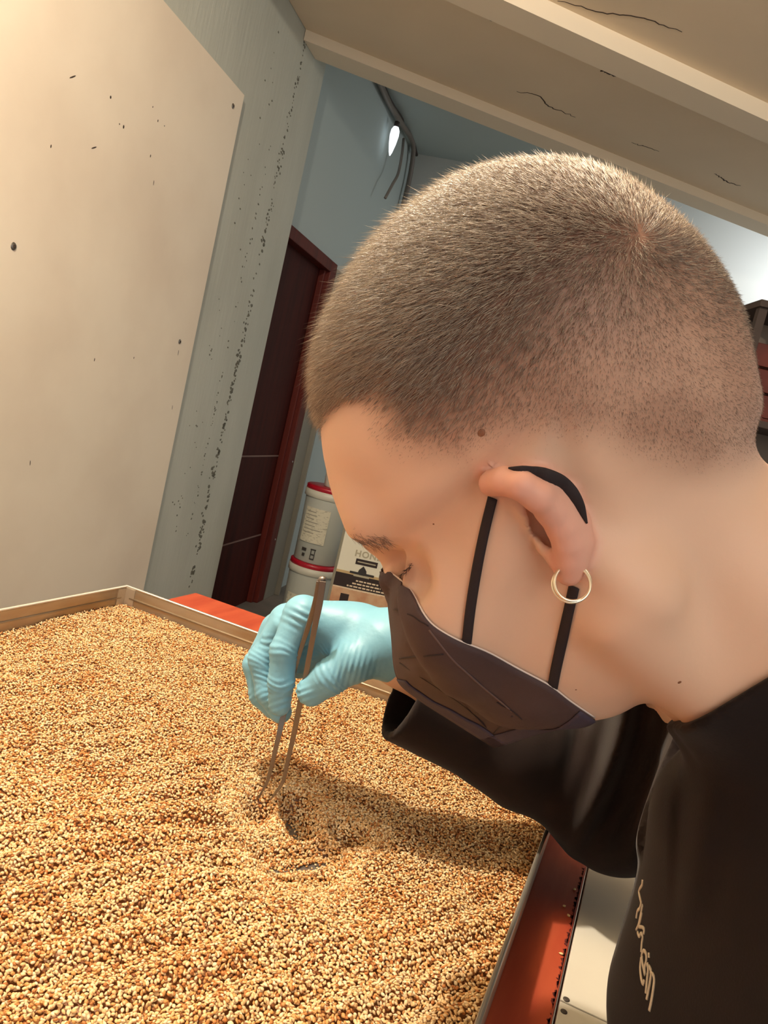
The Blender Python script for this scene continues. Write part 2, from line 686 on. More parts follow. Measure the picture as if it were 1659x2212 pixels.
M_brown = mat('brown_door_paint', lin(96, 36, 28), 0.5, noise=(4, lin(76, 26, 20), 0.4, 0.7, (6, 6, 0.5)), spec=0.2)
M_brown2 = mat('brown_door_leaf', lin(66, 22, 17), 0.55, noise=(4, lin(50, 16, 13), 0.4, 0.7, (6, 6, 0.5)), spec=0.12)
dr = empty('door_1', tuple(WB), WROT)
struct(dr, 'dark brown wooden door in a brown frame behind the gloved hand')
box('door_leaf', s_d0 - 0.4, sj0 - 0.10, yD + 0.03, yD + 0.07, 0.0, dz_top - 0.06, M_brown2, dr)
fr = box('door_frame', sj0 - 0.10, sj0, yD - 0.03, yD + 0.07, 0.0, dz_top, M_brown, dr, 0.006)
box('frame_head', s_d0 - 0.4, sj0 - 0.10, yD - 0.03, yD + 0.07, dz_top - 0.06, dz_top, M_brown, dr, 0.006)
box('door_stop', sj0 - 0.125, sj0 - 0.10, yD - 0.004, yD + 0.03, 0.0, dz_top - 0.06, M_brown, dr, 0.004)
M_line = mat('door_batten', lin(120, 92, 84), 0.5)
for px, py in ((551, 985), (508, 1170)):
    s, z = wall_pt(px, py, DOFF - 0.03)
    box('batten_seam', s_d0 - 0.4, sj0 - 0.13, yD + 0.026, yD + 0.031, z - 0.004, z + 0.004, M_line, dr)
for px, py in ((620, 998), (580, 1170)):
    s, z = wall_pt(px, py, DOFF + 0.03)
    disc('frame_screw', sj0 - 0.03, z, 0.007, yD - 0.030, yD - 0.033, M_screw, fr)
M_galv = mat('galvanised', lin(140, 136, 124), 0.55, 0.3)
s_g0 = wall_pt(632, 1020, DOFF + 0.03)[0]
s_g1 = wall_pt(661, 1020, DOFF + 0.05)[0]
gp = empty('trim_3', tuple(WB), WROT)
struct(gp, 'grey metal channel standing beside the brown door frame')
box('channel_web', s_g0, s_g1 - 0.02, yD - 0.03, yD - 0.002, 0, dz_top - 0.02, M_galv, gp, 0.003)
box('channel_flange', s_g1 - 0.02, s_g1, yD - 0.06, yD - 0.002, 0, dz_top - 0.02, M_galv, gp, 0.003)

# cables in the corner, with a small lit bulb
M_cable = mat('grey_cable', lin(118, 110, 102), 0.5)
M_cabled = mat('dark_cable', lin(60, 48, 42), 0.5)


def wp(px, py, off):
    return onplane(px, py, wn, WB @ wn + off)


cb = empty('cable_bundle', tuple(wp(885, 310, DOFF + 0.04)))
tag(cb, 'grey cables running up the dark corner of the passage', 'cable')


def ctube(name, pts, r, m):
    c0 = np.array(cb.location)
    return tube(name, spline([wp(a, b, o) - c0 for a, b, o in pts], 30), r, m, cb, 8)


ctube('cable', [(790, 118, DOFF + 0.03), (815, 165, DOFF + 0.04), (838, 218, DOFF + 0.03), (868, 268, DOFF + 0.05), (889, 300, DOFF + 0.04), (893, 330, DOFF + 0.04), (884, 390, DOFF + 0.04), (870, 450, DOFF + 0.04), (850, 560, DOFF + 0.04)], 0.017, M_cable)
ctube('cable', [(800, 125, DOFF + 0.02), (830, 190, DOFF + 0.02), (850, 230, DOFF + 0.04), (884, 282, DOFF + 0.03), (900, 335, DOFF + 0.05)], 0.011, M_cabled)
ctube('hanging_cable', [(872, 300, DOFF + 0.06), (868, 335, DOFF + 0.09), (860, 375, DOFF + 0.10), (848, 398, DOFF + 0.10), (832, 428, DOFF + 0.09)], 0.009, M_cable)
M_bulb = bpy.data.materials.new('lit_bulb')
M_bulb.use_nodes = True
e = M_bulb.node_tree.nodes['Principled BSDF']
e.inputs['Emission Color'].default_value = (0.85, 0.93, 1, 1)
e.inputs['Emission Strength'].default_value = 1.3
bl = empty('light_bulb', tuple(wp(850, 300, DOFF + 0.06)))
tag(bl, 'small bright white bulb among the cables in the corner', 'light bulb')
V_, F_ = lathev([(0.003, -0.10), (0.011, -0.08), (0.022, -0.03), (0.028, 0.02), (0.026, 0.05), (0.016, 0.07)], 20)
obj('glass', V_, F_, M_bulb, bl, True)
V_, F_ = lathev([(0.016, 0.07), (0.016, 0.10), (0.006, 0.105)], 16)
obj('socket', V_, F_, M_cabled, bl, True)

# dark shelf with a reddish-brown crate behind the head at the right edge
sh_c = P(1690, 700, 3.0)
M_shelf = mat('dark_shelf', lin(70, 58, 52), 0.7)
sh = empty('wall_shelf', (sh_c[0], sh_c[1], 0))
tag(sh, 'dark shelf unit peeking out behind the head at the right edge', 'shelf')
zt_ = P(1645, 668, 3.0)[2]
for i, z in enumerate((zt_, zt_ - 0.42, zt_ - 0.84)):
    box('shelf_board', -0.16, 0.6, -0.15, 0.15, z - 0.025, z, M_shelf, sh, 0.003)
for x in (-0.15, 0.57):
    for y in (-0.13, 0.11):
        box('upright', x, x + 0.03, y, y + 0.03, 0, zt_ - 0.025, M_shelf, sh)
box('shelf_back', -0.15, 0.6, 0.141, 0.15, zt_ - 0.85, zt_ - 0.025, mat('shelf_back', lin(120, 108, 98), 0.8), sh)
M_crate = mat('red_brown_crate', lin(104, 44, 30), 0.5, noise=(9, lin(80, 30, 20), 0.4, 0.7))
cr = empty('crate', (sh_c[0] + 0.1, sh_c[1], zt_ - 0.42))
tag(cr, 'reddish-brown crate on the dark shelf at the right edge', 'crate')
box('base', -0.22, 0.3, -0.12, 0.12, 0.0, 0.012, M_crate, cr)
for i in range(3):
    z0 = 0.014 + i * 0.09
    box('slat', -0.22, 0.3, -0.125, -0.113, z0, z0 + 0.08, M_crate, cr, 0.002)
    box('slat', -0.22, 0.3, 0.113, 0.125, z0, z0 + 0.08, M_crate, cr, 0.002)
    box('slat', -0.225, -0.213, -0.112, 0.112, z0, z0 + 0.08, M_crate, cr, 0.002)

# ------------------------------------------------------------------ drums and carton in the passage
M_drum = mat('white_drum', lin(176, 180, 172), 0.4, spec=0.5)
M_rim = mat('drum_rim', lin(206, 204, 190), 0.4)
M_red = mat('red_clamp_ring', lin(170, 18, 40), 0.35)
M_paper = mat('paper_label', lin(206, 202, 182), 0.8, noise=(60, lin(150, 146, 130), 0.55, 0.68, (1, 1, 3)))
M_print = mat('black_print', lin(48, 44, 42), 0.7)
DY = 4.0
dcx, dcy = (P(700, 1130, DY))[:2]
DR = 0.120
ztop_low = P(672, 1222, DY - DR)[2]
ztop_up = P(712, 1056, DY - DR)[2]
DFACE = math.atan2(-dcy, -dcx)


def arc_patch(name, r, a0, a1, z0, z1, m, parent, thick=0.0012, seg=14):
    V, F = [], []
    for i in range(seg + 1):
        a = a0 + (a1 - a0) * i / seg
        for rr_ in (r, r + thick):
            for z in (z0, z1):
                V.append((rr_ * math.cos(a), rr_ * math.sin(a), z))
    for i in range(seg):
        a, b = 4 * i, 4 * i + 4
        F += [(a + 2, a + 3, b + 3, b + 2), (a, b, b + 1, a + 1), (a + 1, b + 1, b + 3, a + 3), (a, a + 2, b + 2, b)]
    F += [(0, 1, 3, 2), (4 * seg, 4 * seg + 2, 4 * seg + 3, 4 * seg + 1)]
    return obj(name, V, F, m, parent)


def drum(z0, ht, label):
    d = empty('drum', (dcx, dcy, z0))
    tag(d, label, 'drum', 'white drums stacked by the door')
    V_, F_ = lathev([(DR - 0.012, 0), (DR - 0.006, 0.006), (DR - 0.004, ht * 0.5), (DR, ht - 0.065), (DR - 0.002, ht - 0.05), (DR - 0.002, ht - 0.02)], 48)
    obj('body', V_, F_, M_drum, d, True)
    V_, F_ = lathev([(DR, ht - 0.062), (DR + 0.009, ht - 0.058), (DR + 0.009, ht - 0.024), (DR - 0.004, ht - 0.02)], 48)
    obj('collar', V_, F_, M_rim, d, True)
    V_, F_ = lathev([(DR - 0.004, ht - 0.024), (DR + 0.006, ht - 0.0235), (DR + 0.006, ht - 0.004), (DR, ht), (0.02, ht)], 48)
    obj('lid', V_, F_, M_red, d, True)
    return d


lower = drum(0.0, ztop_low, 'lower white drum with red lid behind the tweezers, standing on the floor')
upper = drum(ztop_low, ztop_up - ztop_low, 'upper white drum with red lid and paper label, stacked on the lower drum')
hu = ztop_up - ztop_low
lb = arc_patch('paper_label', DR + 0.001, DFACE - 0.95, DFACE + 0.18, hu * 0.27, hu * 0.72, M_paper, upper)
lp = []
for i in range(7):
    arc_patch('label_text', DR + 0.0022, DFACE - 0.85, DFACE - 0.85 + rr.uniform(0.4, 0.85), hu * (0.66 - 0.045 * i), hu * (0.66 - 0.045 * i) + 0.005, mat('faint_print', lin(150, 146, 132), 0.8), lb, 0.0006)
arc_patch('icon', DR - 0.001, DFACE - 0.72, DFACE - 0.50, hu * 0.15, hu * 0.19, M_print, upper)
arc_patch('icon', DR - 0.001, DFACE - 0.66, DFACE - 0.54, hu * 0.08, hu * 0.12, M_print, upper)
for a, b, z0, z1 in ((-0.28, -0.25, 0.06, 0.2), (-0.12, -0.09, 0.06, 0.2), (-0.28, -0.09, 0.06, 0.075), (-0.30, -0.07, 0.185, 0.2), (-0.24, -0.13, 0.12, 0.135)):
    arc_patch('icon', DR - 0.001, DFACE + a, DFACE + b, hu * z0, hu * z1, M_print, upper)
arc_patch('paper_label', DR + 0.001, DFACE - 0.95, DFACE + 0.05, ztop_low * 0.30, ztop_low * 0.62, M_paper, lower)
jar = empty('tub', (dcx + 0.02, dcy, ztop_up))
tag(jar, 'small pale tub standing on top of the upper drum', 'tub')
V_, F_ = lathev([(0.06, 0), (0.064, 0.004), (0.07, 0.11)], 32)
obj('body', V_, F_, M_rim, jar, True)
V_, F_ = lathev([(0.074, 0.11), (0.074, 0.128), (0.02, 0.13)], 32)
obj('lid', V_, F_, M_rim, jar, True)

# carton: white top half with HONEY, black band, photo print below
M_cw = mat('carton_white', lin(226, 222, 202), 0.7)
M_cb = mat('carton_black', lin(42, 26, 22), 0.6)
M_co = mat('carton_photo', lin(206, 168, 132), 0.7, noise=(9, lin(176, 112, 74), 0.45, 0.7))
M_ct = mat('carton_tan', lin(196, 168, 120), 0.7)
M_cl = mat('carton_cream_print', lin(226, 206, 176), 0.7)
M_gray = mat('grey_letter', lin(176, 168, 142), 0.7)
M_cp = mat('carton_brown_board', lin(170, 136, 96), 0.8)
bx0 = P(727, 1228, DY - 0.45)
bx1 = P(858, 1272, DY - 0.42)
bd = (bx1 - bx0)
bd[2] = 0
bang = math.atan2(bd[1], bd[0])
zt_band = bx0[2]
ct = empty('honey_carton', (bx0[0], bx0[1], 0), bang)
tag(ct, 'tall white honey carton with a black band beside the drums', 'carton')
CW, CH = 0.33, 0.78
box('carton_body', 0, CW, 0, 0.26, 0, CH, M_cw, ct, 0.003)


def fpatch(name, x0, x1, z0, z1, m, parent=None, t=0.0008):
    return box(name, x0, x1, -t, 0.002, z0, z1, m, parent or ct)


def cpx(px, py):
    """pixel on the carton front -> local x, z"""
    nrm = np.array([math.sin(bang), -math.cos(bang), 0])
    q = onplane(px, py, nrm, bx0 @ nrm)
    q2 = q - bx0
    return q2[0] * math.cos(bang) + q2[1] * math.sin(bang), q[2]


zb0 = cpx(718, 1262)[1]
fpatch('black_band', 0.0005, CW - 0.0005, zb0, zt_band - 0.012, M_cb)
fpatch('tan_stripe', 0.0005, CW - 0.0005, zt_band - 0.012, zt_band, M_ct)
fpatch('photo_print', 0.0005, CW - 0.0005, 0.06, zb0 - 0.006, M_co)
fpatch('tan_stripe', 0.0005, CW - 0.0005, zb0 - 0.006, zb0, M_cl)
x_, z_ = cpx(744, 1291)
fpatch('black_square', x_ - 0.021, x_ + 0.018, z_ - 0.019, z_ + 0.019, M_cb, None, 0.0016)
x_, z_ = cpx(792, 1217)
bar = fpatch('black_bar', x_ - 0.05, x_ + 0.05, z_ - 0.013, z_ + 0.013, M_cb, None, 0.0016)
fpatch('bar_text', x_ - 0.042, x_ + 0.042, z_ - 0.0025, z_ + 0.0025, M_gray, bar, 0.0024)
x_, z_ = cpx(782, 1239)
em = obj('emblem', [(x_ + a, yy, z_ + b) for yy in (-0.002, 0.001) for a, b in ((-0.02, 0.0), (-0.017, 0.014), (0, 0.034), (0.017, 0.014), (0.02, 0.0), (0, -0.022))],
         [(0, 1, 2, 3, 4, 5), (11, 10, 9, 8, 7, 6)] + [(i, (i + 1) % 6, 6 + (i + 1) % 6, 6 + i) for i in range(6)], M_print, ct)
fpatch('emblem_ribbon', x_ - 0.056, x_ + 0.056, z_ - 0.008, z_ + 0.002, M_print, em, 0.0026)
fpatch('emblem_ribbon', x_ - 0.036, x_ + 0.036, z_ - 0.018, z_ - 0.009, M_gray, em, 0.0026)
x_, z_ = cpx(790, 1272)
for i, w_ in enumerate((0.052, 0.066, 0.088, 0.075)):
    xx = x_ - w_
    while xx < x_ + w_:
        l_ = rr.uniform(0.008, 0.022)
        fpatch('band_text', xx, min(xx + l_, x_ + w_), z_ + 0.024 - 0.0145 * i, z_ + 0.0305 - 0.0145 * i, M_cl, None, 0.0016)
        xx += l_ + 0.004
cu = bpy.data.curves.new('honey_text', 'FONT')
cu.body = 'HONEY'
cu.size = 0.040
cu.offset = 0.0012
cu.space_character = 1.15
cu.extrude = 0.001
cu.align_x = 'CENTER'
to = bpy.data.objects.new('honey_text', cu)
COL.objects.link(to)
dg = bpy.context.evaluated_depsgraph_get()
me = bpy.data.meshes.new_from_object(to.evaluated_get(dg))
bpy.data.objects.remove(to)
x_, z_ = cpx(801, 1206)
ho = link('honey_lettering', me, None, ct)
ho.data.materials.clear()
ho.data.materials.append(M_gray)
ho.rotation_euler = (math.pi / 2, 0, 0)
ho.location = (x_, -0.001, z_ - 0.004)

# ------------------------------------------------------------------ table, tray, side board
TAZ = math.radians(19)
TROT = -TAZ                                     # local x = across (perp), local y = along
tp = np.array([math.cos(TAZ), -math.sin(TAZ), 0])
ta = np.array([math.sin(TAZ), math.cos(TAZ), 0])
Z_RIM, Z_TAB = 1.25 - 0.315, 1.25 - 0.370
Z_SEED = Z_RIM - 0.028
TX0, TX1, TY0, TY1 = -0.690, 0.021, -0.28, 1.144
M_redwood = mat('red_painted_wood', lin(178, 80, 50), 0.5, noise=(7, lin(160, 62, 38), 0.42, 0.66, (6, 1, 1)), spec=0.4, bump=(25, 0.2, 0.002, (5, 1, 1)))
M_redleg = mat('red_painted_leg', lin(150, 58, 40), 0.5)
tb = empty('work_table', (0, 0, 0), TROT)
tag(tb, 'red painted wooden work table under the metal tray', 'table')
box('table_top', TX0, TX1, TY0, TY1, Z_TAB - 0.035, Z_TAB, M_redwood, tb, 0.003)
for x in (TX0 + 0.03, TX1 - 0.09):
    for y in (TY0 + 0.03, TY1 - 0.09):
        box('leg', x, x + 0.06, y, y + 0.06, 0, Z_TAB - 0.035, M_redleg, tb, 0.004)
box('apron', TX0 + 0.09, TX1 - 0.09, TY1 - 0.07, TY1 - 0.05, Z_TAB - 0.11, Z_TAB - 0.035, M_redleg, tb)
box('apron', TX0 + 0.05, TX0 + 0.07, TY0 + 0.09, TY1 - 0.09, Z_TAB - 0.11, Z_TAB - 0.035, M_redleg, tb)
# worn dark chips along the edge
cv, cf = [], []
M_chip = mat('bare_dark_wood', lin(84, 22, 16), 0.9)
for i in range(240):
    y = rr.uniform(0.3, 0.75)
    k = len(cv)
    w_, l_ = rr.choice([0.0007, 0.001, 0.0016, 0.0026]), rr.uniform(0.0006, 0.0035)
    for a, b in ((0, -l_), (0, l_), (-w_, l_ * rr.uniform(-0.2, 0.9)), (-w_ * rr.uniform(0.4, 1), -l_ * rr.uniform(0, 0.9))):
        cv.append((TX1 - 0.0016 + a, y + b, Z_TAB + 0.0003))
    for j in range(4):
        cv.append((cv[k + j][0], cv[k + j][1], Z_TAB - 0.002))
    cf += [(k, k + 1, k + 2, k + 3)] + [(k + j, k + (j + 1) % 4, k + 4 + (j + 1) % 4, k + 4 + j) for j in range(4)]
cq = obj('edge_chips', cv, cf, M_chip, tb)
cq['kind'] = 'stuff'

# white board flush beside the table: two panels with screws at the joint
M_wb = mat('white_melamine', lin(226, 220, 204), 0.45, noise=(5, lin(216, 208, 190), 0.45, 0.7))
WX0, WX1 = 0.023, 0.066


def tpx(px, py, z):
    q = onz(px, py, z)
    return q @ tp, q @ ta


ZW = Z_TAB - 0.002
yj = np.mean([tpx(1192, 2159, ZW)[1], tpx(1312, 2200, ZW)[1]])
wbn = empty('side_board', (0, 0, 0), TROT)
tag(wbn, 'narrow white board between the red table and the black shirt', 'board')
pa_ = box('panel', WX0, WX1, yj + 0.0008, 1.05, ZW - 0.025, ZW, M_wb, wbn, 0.0008)
pb_ = box('panel', WX0, WX1, -0.25, yj - 0.0008, ZW - 0.025, ZW, M_wb, wbn, 0.0008)
for y in (-0.2, 0.4, 0.98):
    box('support_post', WX0 + 0.005, WX1 - 0.005, y, y + 0.03, 0, ZW - 0.025, M_wb, wbn)


def zdisc(name, x, y, z, r, m, parent, h=0.0008, sx=1.0, seg=14):
    V_, F_ = lathev([(r, z - 0.001), (r, z + h * 0.6), (r * 0.7, z + h)], seg, 0, 0)
    V_ = [(x + a * sx, y + b, c) for a, b, c in V_]
    return obj(name, V_, F_, m, parent, True)


for px, py, pr in ((1195, 2146, pa_), (1191, 2173, pb_)):
    x, y = tpx(px, py, ZW)
    zdisc('screw', max(x, WX0 + 0.004), y, ZW, 0.0024, mat('dark_screw', lin(70, 62, 56), 0.6), pr)

# tray
RX0, RX1, RY0, RY1 = -0.654, -0.0195, 0.06, 0.902
M_tray = mat('sheet_steel', lin(186, 176, 158), 0.42, 0.75, noise=(8, lin(160, 138, 108), 0.4, 0.7, (1, 1, 4)), bump=(40, 0.1, 0.001, (1, 1, 6)))
M_rimm = mat('worn_rim', lin(206, 200, 188), 0.35, 0.8)
tr = empty('steel_tray', (0, 0, 0), TROT)
tag(tr, 'large shallow sheet-steel tray filled with sesame seeds', 'tray')
ZB = Z_TAB + 0.001
box('tray_base', RX0 + 0.001, RX1 - 0.001, RY0 + 0.001, RY1 - 0.001, ZB, ZB + 0.0015, mat('tray_bottom', lin(150, 150, 150), 0.35, 0.8), tr)
T = 0.0016
for x0, x1, y0, y1 in ((RX0, RX0 + T, RY0, RY1), (RX1 - T, RX1, RY0, RY1), (RX0 + T, RX1 - T, RY1 - T, RY1), (RX0 + T, RX1 - T, RY0, RY0 + T)):
    wl_ = box('tray_wall', x0, x1, y0, y1, ZB, Z_RIM - 0.002, M_tray, tr)
# pressed bead along each wall
bz = Z_RIM - 0.016
for a, b in (((RX0 + T, RY0 + 0.01), (RX0 + T, RY1 - 0.01)), ((RX0 + 0.01, RY1 - T), (RX1 - 0.01, RY1 - T))):
    tube('bead', [(a[0], a[1], bz), (b[0], b[1], bz)], 0.0015, M_tray, tr, 6)
tube('rim', [(RX0 + T / 2, RY0, Z_RIM - 0.001), (RX1 - T / 2, RY0, Z_RIM - 0.001), (RX1 - T / 2, RY1 - T / 2, Z_RIM - 0.001), (RX0 + T / 2, RY1 - T / 2, Z_RIM - 0.001)], 0.0022, M_rimm, tr, 8, True)
box('corner_gusset', RX0 + T, RX0 + T + 0.016, RY1 - T - 0.001, RY1 - T, Z_SEED - 0.004, Z_RIM - 0.003, M_rimm, tr)
box('corner_gusset', RX0 + T, RX0 + T + 0.001, RY1 - T - 0.017, RY1 - T - 0.001, Z_SEED - 0.004, Z_RIM - 0.003, M_rimm, tr)


# ------------------------------------------------------------------ seeds
def vnoise(x, y, sc, seed):
    g = np.random.default_rng(seed).random((64, 64))
    x = x * sc
    y = y * sc
    xi = np.floor(x).astype(int)
    yi = np.floor(y).astype(int)
    fx = x - xi
    fy = y - yi
    fx = fx * fx * (3 - 2 * fx)
    fy = fy * fy * (3 - 2 * fy)
    a = g[xi % 64, yi % 64]
    b = g[(xi + 1) % 64, yi % 64]
    c = g[xi % 64, (yi + 1) % 64]
    d = g[(xi + 1) % 64, (yi + 1) % 64]
    return (a * (1 - fx) + b * fx) * (1 - fy) + (c * (1 - fx) + d * fx) * fy - 0.5


ZBASE = ZB + 0.0015
HOLES = []
for (ax, ay), (bx, by), r in (((628, 1768), (648, 1806), 0.0042), ((580, 1866), (640, 1862), 0.002), ((640, 1862), (704, 1852), 0.0034), ((560, 1764), (548, 1772), 0.0025), ((610, 1912), (690, 1908), 0.0016), ((735, 1822), (755, 1834), 0.0015)):
    HOLES.append((np.array(tpx(ax, ay, ZBASE + 0.008)), np.array(tpx(bx, by, ZBASE + 0.008)), r))


def hole_d(x, y):
    d = np.full(len(x), 1e3)
    for a, b, r in HOLES:
        e = b - a
        t = np.clip(((x - a[0]) * e[0] + (y - a[1]) * e[1]) / (e @ e + 1e-9), 0, 1)
        d = np.minimum(d, np.hypot(x - a[0] - t * e[0], y - a[1] - t * e[1]) - r)
    return d


def seed_h(x, y):
    z = np.full(len(x), Z_SEED)
    near = sstep(0.72, 0.5, y)
    z = z + (vnoise(x, y, 22, 1) * 0.006 + vnoise(x, y, 45, 2) * 0.004) * (0.35 + 0.65 * near)
    u = x * 0.9 - y * 0.45 + 0.03 * vnoise(x, y, 9, 4)
    z = z + 0.0028 * near * np.sin(u * 2 * np.pi / 0.034 + 3 * vnoise(x, y, 12, 5)) * sstep(-0.05, 0.25, vnoise(x, y, 8, 6) + 0.2)
    z = z + vnoise(x, y, 6, 3) * 0.005
    # the hollow worked out under the tweezers
    cx, cy = tpx(655, 1830, Z_SEED)
    r = np.hypot((x - cx) / 0.075, (y - cy) / 0.060)
    z = z - 0.010 * np.exp(-r * r) + 0.004 * np.exp(-((r - 1.55) / 0.35) ** 2)
    hd = hole_d(x, y)
    z = z - 0.03 * sstep(0.022, -0.002, hd) ** 2
    z = z + 0.006 * sstep(0.06, 0.0, RX1 - x) * sstep(0.3, 0.7, y)
    return np.clip(z, ZBASE + 0.0016, Z_RIM - 0.003)


def icosphere(sub):
    bm = bmesh.new()
    bmesh.ops.create_icosphere(bm, subdivisions=sub, radius=1.0)
    bm.verts.ensure_lookup_table()
    V = np.array([v.co[:] for v in bm.verts])
    F = np.array([[v.index for v in f.verts] for f in bm.faces])
    bm.free()
    return V, F


def make_seeds(xy, zoff, sub, rng):
    V0, F0 = icosphere(sub)
    n = len(xy)
    # teardrop: taper towards +x
    base = V0.copy()
    tape = 1.0 - 0.42 * sstep(-0.1, 1.0, base[:, 0])
    base[:, 1] *= tape
    base[:, 2] *= tape
    x, y = xy[:, 0], xy[:, 1]
    e = 0.002
    z = seed_h(x, y)
    gx = (seed_h(x + e, y) - seed_h(x - e, y)) / (2 * e)
    gy = (seed_h(x, y + e) - seed_h(x, y - e)) / (2 * e)
    nrm = np.stack([-gx, -gy, np.ones(n)], 1) + rng.normal(0, 0.42, (n, 3))
    nrm /= np.linalg.norm(nrm, axis=1)[:, None]
    an = rng.random(n) * 2 * np.pi
    t = np.stack([np.cos(an), np.sin(an), np.zeros(n)], 1)
    t -= nrm * (t * nrm).sum(1)[:, None]
    t /= np.linalg.norm(t, axis=1)[:, None]
    b = np.cross(nrm, t)
    sc = rng.normal(1.0, 0.1, n)
    L = 0.00165 * sc
    Wd = 0.00110 * sc * rng.normal(1, 0.07, n)
    Tk = 0.00075 * sc
    pos = np.stack([x, y, z + zoff + rng.normal(0, 0.0008, n)], 1)
    pos[:, 2] = np.maximum(pos[:, 2], ZBASE + 0.0009)
    V = pos[:, None, :] + base[None, :, 0:1] * (t * L[:, None])[:, None] + base[None, :, 1:2] * (b * Wd[:, None])[:, None] + base[None, :, 2:3] * (nrm * Tk[:, None])[:, None]
    F = F0[None] + (np.arange(n) * len(V0))[:, None, None]
    # toasted colours
    pal = np.array([lin(226, 194, 146)[:3], lin(214, 174, 120)[:3], lin(234, 210, 168)[:3], lin(198, 144, 84)[:3], lin(176, 112, 58)[:3], lin(128, 78, 42)[:3]])
    patch = vnoise(x, y, 30, 9) + 0.6 * vnoise(x, y, 70, 10)
    pr = np.array([0.36, 0.26, 0.16, 0.13, 0.06, 0.03])
    idx = rng.choice(6, n, p=pr)
    toast = rng.random(n) < np.clip(0.10 + patch * 0.6, 0, 0.45)
    idx = np.where(toast, rng.choice([3, 4, 4, 5], n, p=[0.5, 0.25, 0.2, 0.05]), idx)
    col = pal[idx] * rng.normal(1, 0.06, n)[:, None]
    col = np.repeat(col[:, None, :], len(V0), 1)
    return V.reshape(-1, 3), F.reshape(-1, 3), col.reshape(-1, 3)


def jitter_grid(x0, x1, y0, y1, step, rng):
    nx, ny = int((x1 - x0) / step), int((y1 - y0) / step)
    gx, gy = np.meshgrid(np.arange(nx), np.arange(ny), indexing='ij')
    p = np.stack([gx.ravel() + (gy.ravel() % 2) * 0.5, gy.ravel()], 1) + rng.uniform(-0.42, 0.42, (nx * ny, 2))
    return p * step + np.array([x0, y0])


rs = np.random.default_rng(77)
X0, X1, Y0, Y1 = RX0 + 0.003, RX1 - 0.003, RY0 + 0.003, RY1 - 0.003


def inview(p, m):
    w3 = p[:, 0:1] * tp + p[:, 1:2] * ta + np.array([0, 0, Z_SEED])
    q = w3 - CAM
    z = q @ CF
    ok = z > 0.1
    u = W / 2 + FPX * (q @ CR) / np.maximum(z, 0.1)
    v_ = H / 2 - FPX * (q @ CU) / np.maximum(z, 0.1)
    return ok & (u > -m) & (u < W + m) & (v_ > 0) & (v_ < H + m)


parts = []
pA = jitter_grid(X0, X1, Y0, Y1, 0.0023, rs)
pA = pA[hole_d(pA[:, 0], pA[:, 1]) > rs.normal(-0.001, 0.0022, len(pA))]
vis = inview(pA, 250)
close = pA[:, 1] < 0.52
hi = vis & close
lowres = vis & ~close
out = (~vis) & (rs.random(len(pA)) < 0.4)
parts.append(make_seeds(pA[hi], 0.0, 2, rs))
parts.append(make_seeds(pA[lowres | out], 0.0, 1, rs))
pB = jitter_grid(X0, X1, Y0, Y1, 0.0036, rs)
pB = pB[(hole_d(pB[:, 0], pB[:, 1]) > 0.003) & inview(pB, 120)]
parts.append(make_seeds(pB, 0.0012, 1, rs))
pC = jitter_grid(X0, X1, Y0, Y1, 0.0019, rs)
hdC = hole_d(pC[:, 0], pC[:, 1])
pC = pC[(hdC > 0.002) & (hdC < 0.032)]
parts.append(make_seeds(pC, 0.0003, 1, rs))
parts.append(make_seeds(pC + rs.normal(0, 0.001, pC.shape), -0.0012, 1, rs))
# heaped body of seeds below the top layer
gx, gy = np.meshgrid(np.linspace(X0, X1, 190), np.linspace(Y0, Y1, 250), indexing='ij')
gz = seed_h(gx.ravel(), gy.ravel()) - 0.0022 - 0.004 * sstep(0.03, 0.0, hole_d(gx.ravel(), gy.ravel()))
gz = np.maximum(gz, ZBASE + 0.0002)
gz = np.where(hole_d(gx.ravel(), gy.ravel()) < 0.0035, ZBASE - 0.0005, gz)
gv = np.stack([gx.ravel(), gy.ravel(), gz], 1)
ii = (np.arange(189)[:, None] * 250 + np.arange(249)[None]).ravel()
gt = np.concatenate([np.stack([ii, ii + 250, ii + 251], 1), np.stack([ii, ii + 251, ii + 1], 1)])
gc = np.tile(np.array(lin(120, 72, 34)[:3]), (len(gv), 1))  # dark brown paints in the shade of the gaps between the top seeds
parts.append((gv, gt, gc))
off = 0
VV, FF, CC = [], [], []
for a, b, c in parts:
    VV.append(a)
    FF.append(b + off)
    CC.append(c)
    off += len(a)
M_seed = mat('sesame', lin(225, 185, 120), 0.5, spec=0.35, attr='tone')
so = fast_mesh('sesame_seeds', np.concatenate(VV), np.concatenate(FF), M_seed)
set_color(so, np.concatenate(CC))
so.rotation_euler = (0, 0, TROT)
so['kind'] = 'stuff'
tag(so, 'toasted golden sesame seeds spread in the steel tray', 'sesame seeds')
print('seed tris', len(so.data.polygons))

# a few seeds that fell on the red table
V0, F0 = icosphere(2)
for i, (px, py, lab) in enumerate(((1219, 1957, 'second farthest of the four loose sesame seeds on the red table edge'), (1228, 1977, 'third farthest of the four loose sesame seeds on the red table edge'),
                                   (1212, 2060, 'nearest of the four loose sesame seeds on the red table edge'), (1241, 1921, 'farthest of the four loose sesame seeds on the red table edge'))):
    x, y = tpx(px, py, Z_TAB + 0.0008)
    B_ = V0.copy()
    tape = 1.0 - 0.42 * sstep(-0.1, 1.0, B_[:, 0])
    B_[:, 1:] *= tape[:, None]
    B_ = B_ * np.array([0.0019, 0.0013, 0.0008])
    o = fast_mesh('sesame_seed', B_, F0, mat('loose_seed', lin(240, 210, 150), 0.5))
    q = tp * x + ta * y
    o.location = (q[0], q[1], Z_TAB + 0.00085)
    o.rotation_euler = (0, 0, 0.7 + i * 1.1)
    tag(o, lab, 'seed', 'loose seeds on the table')


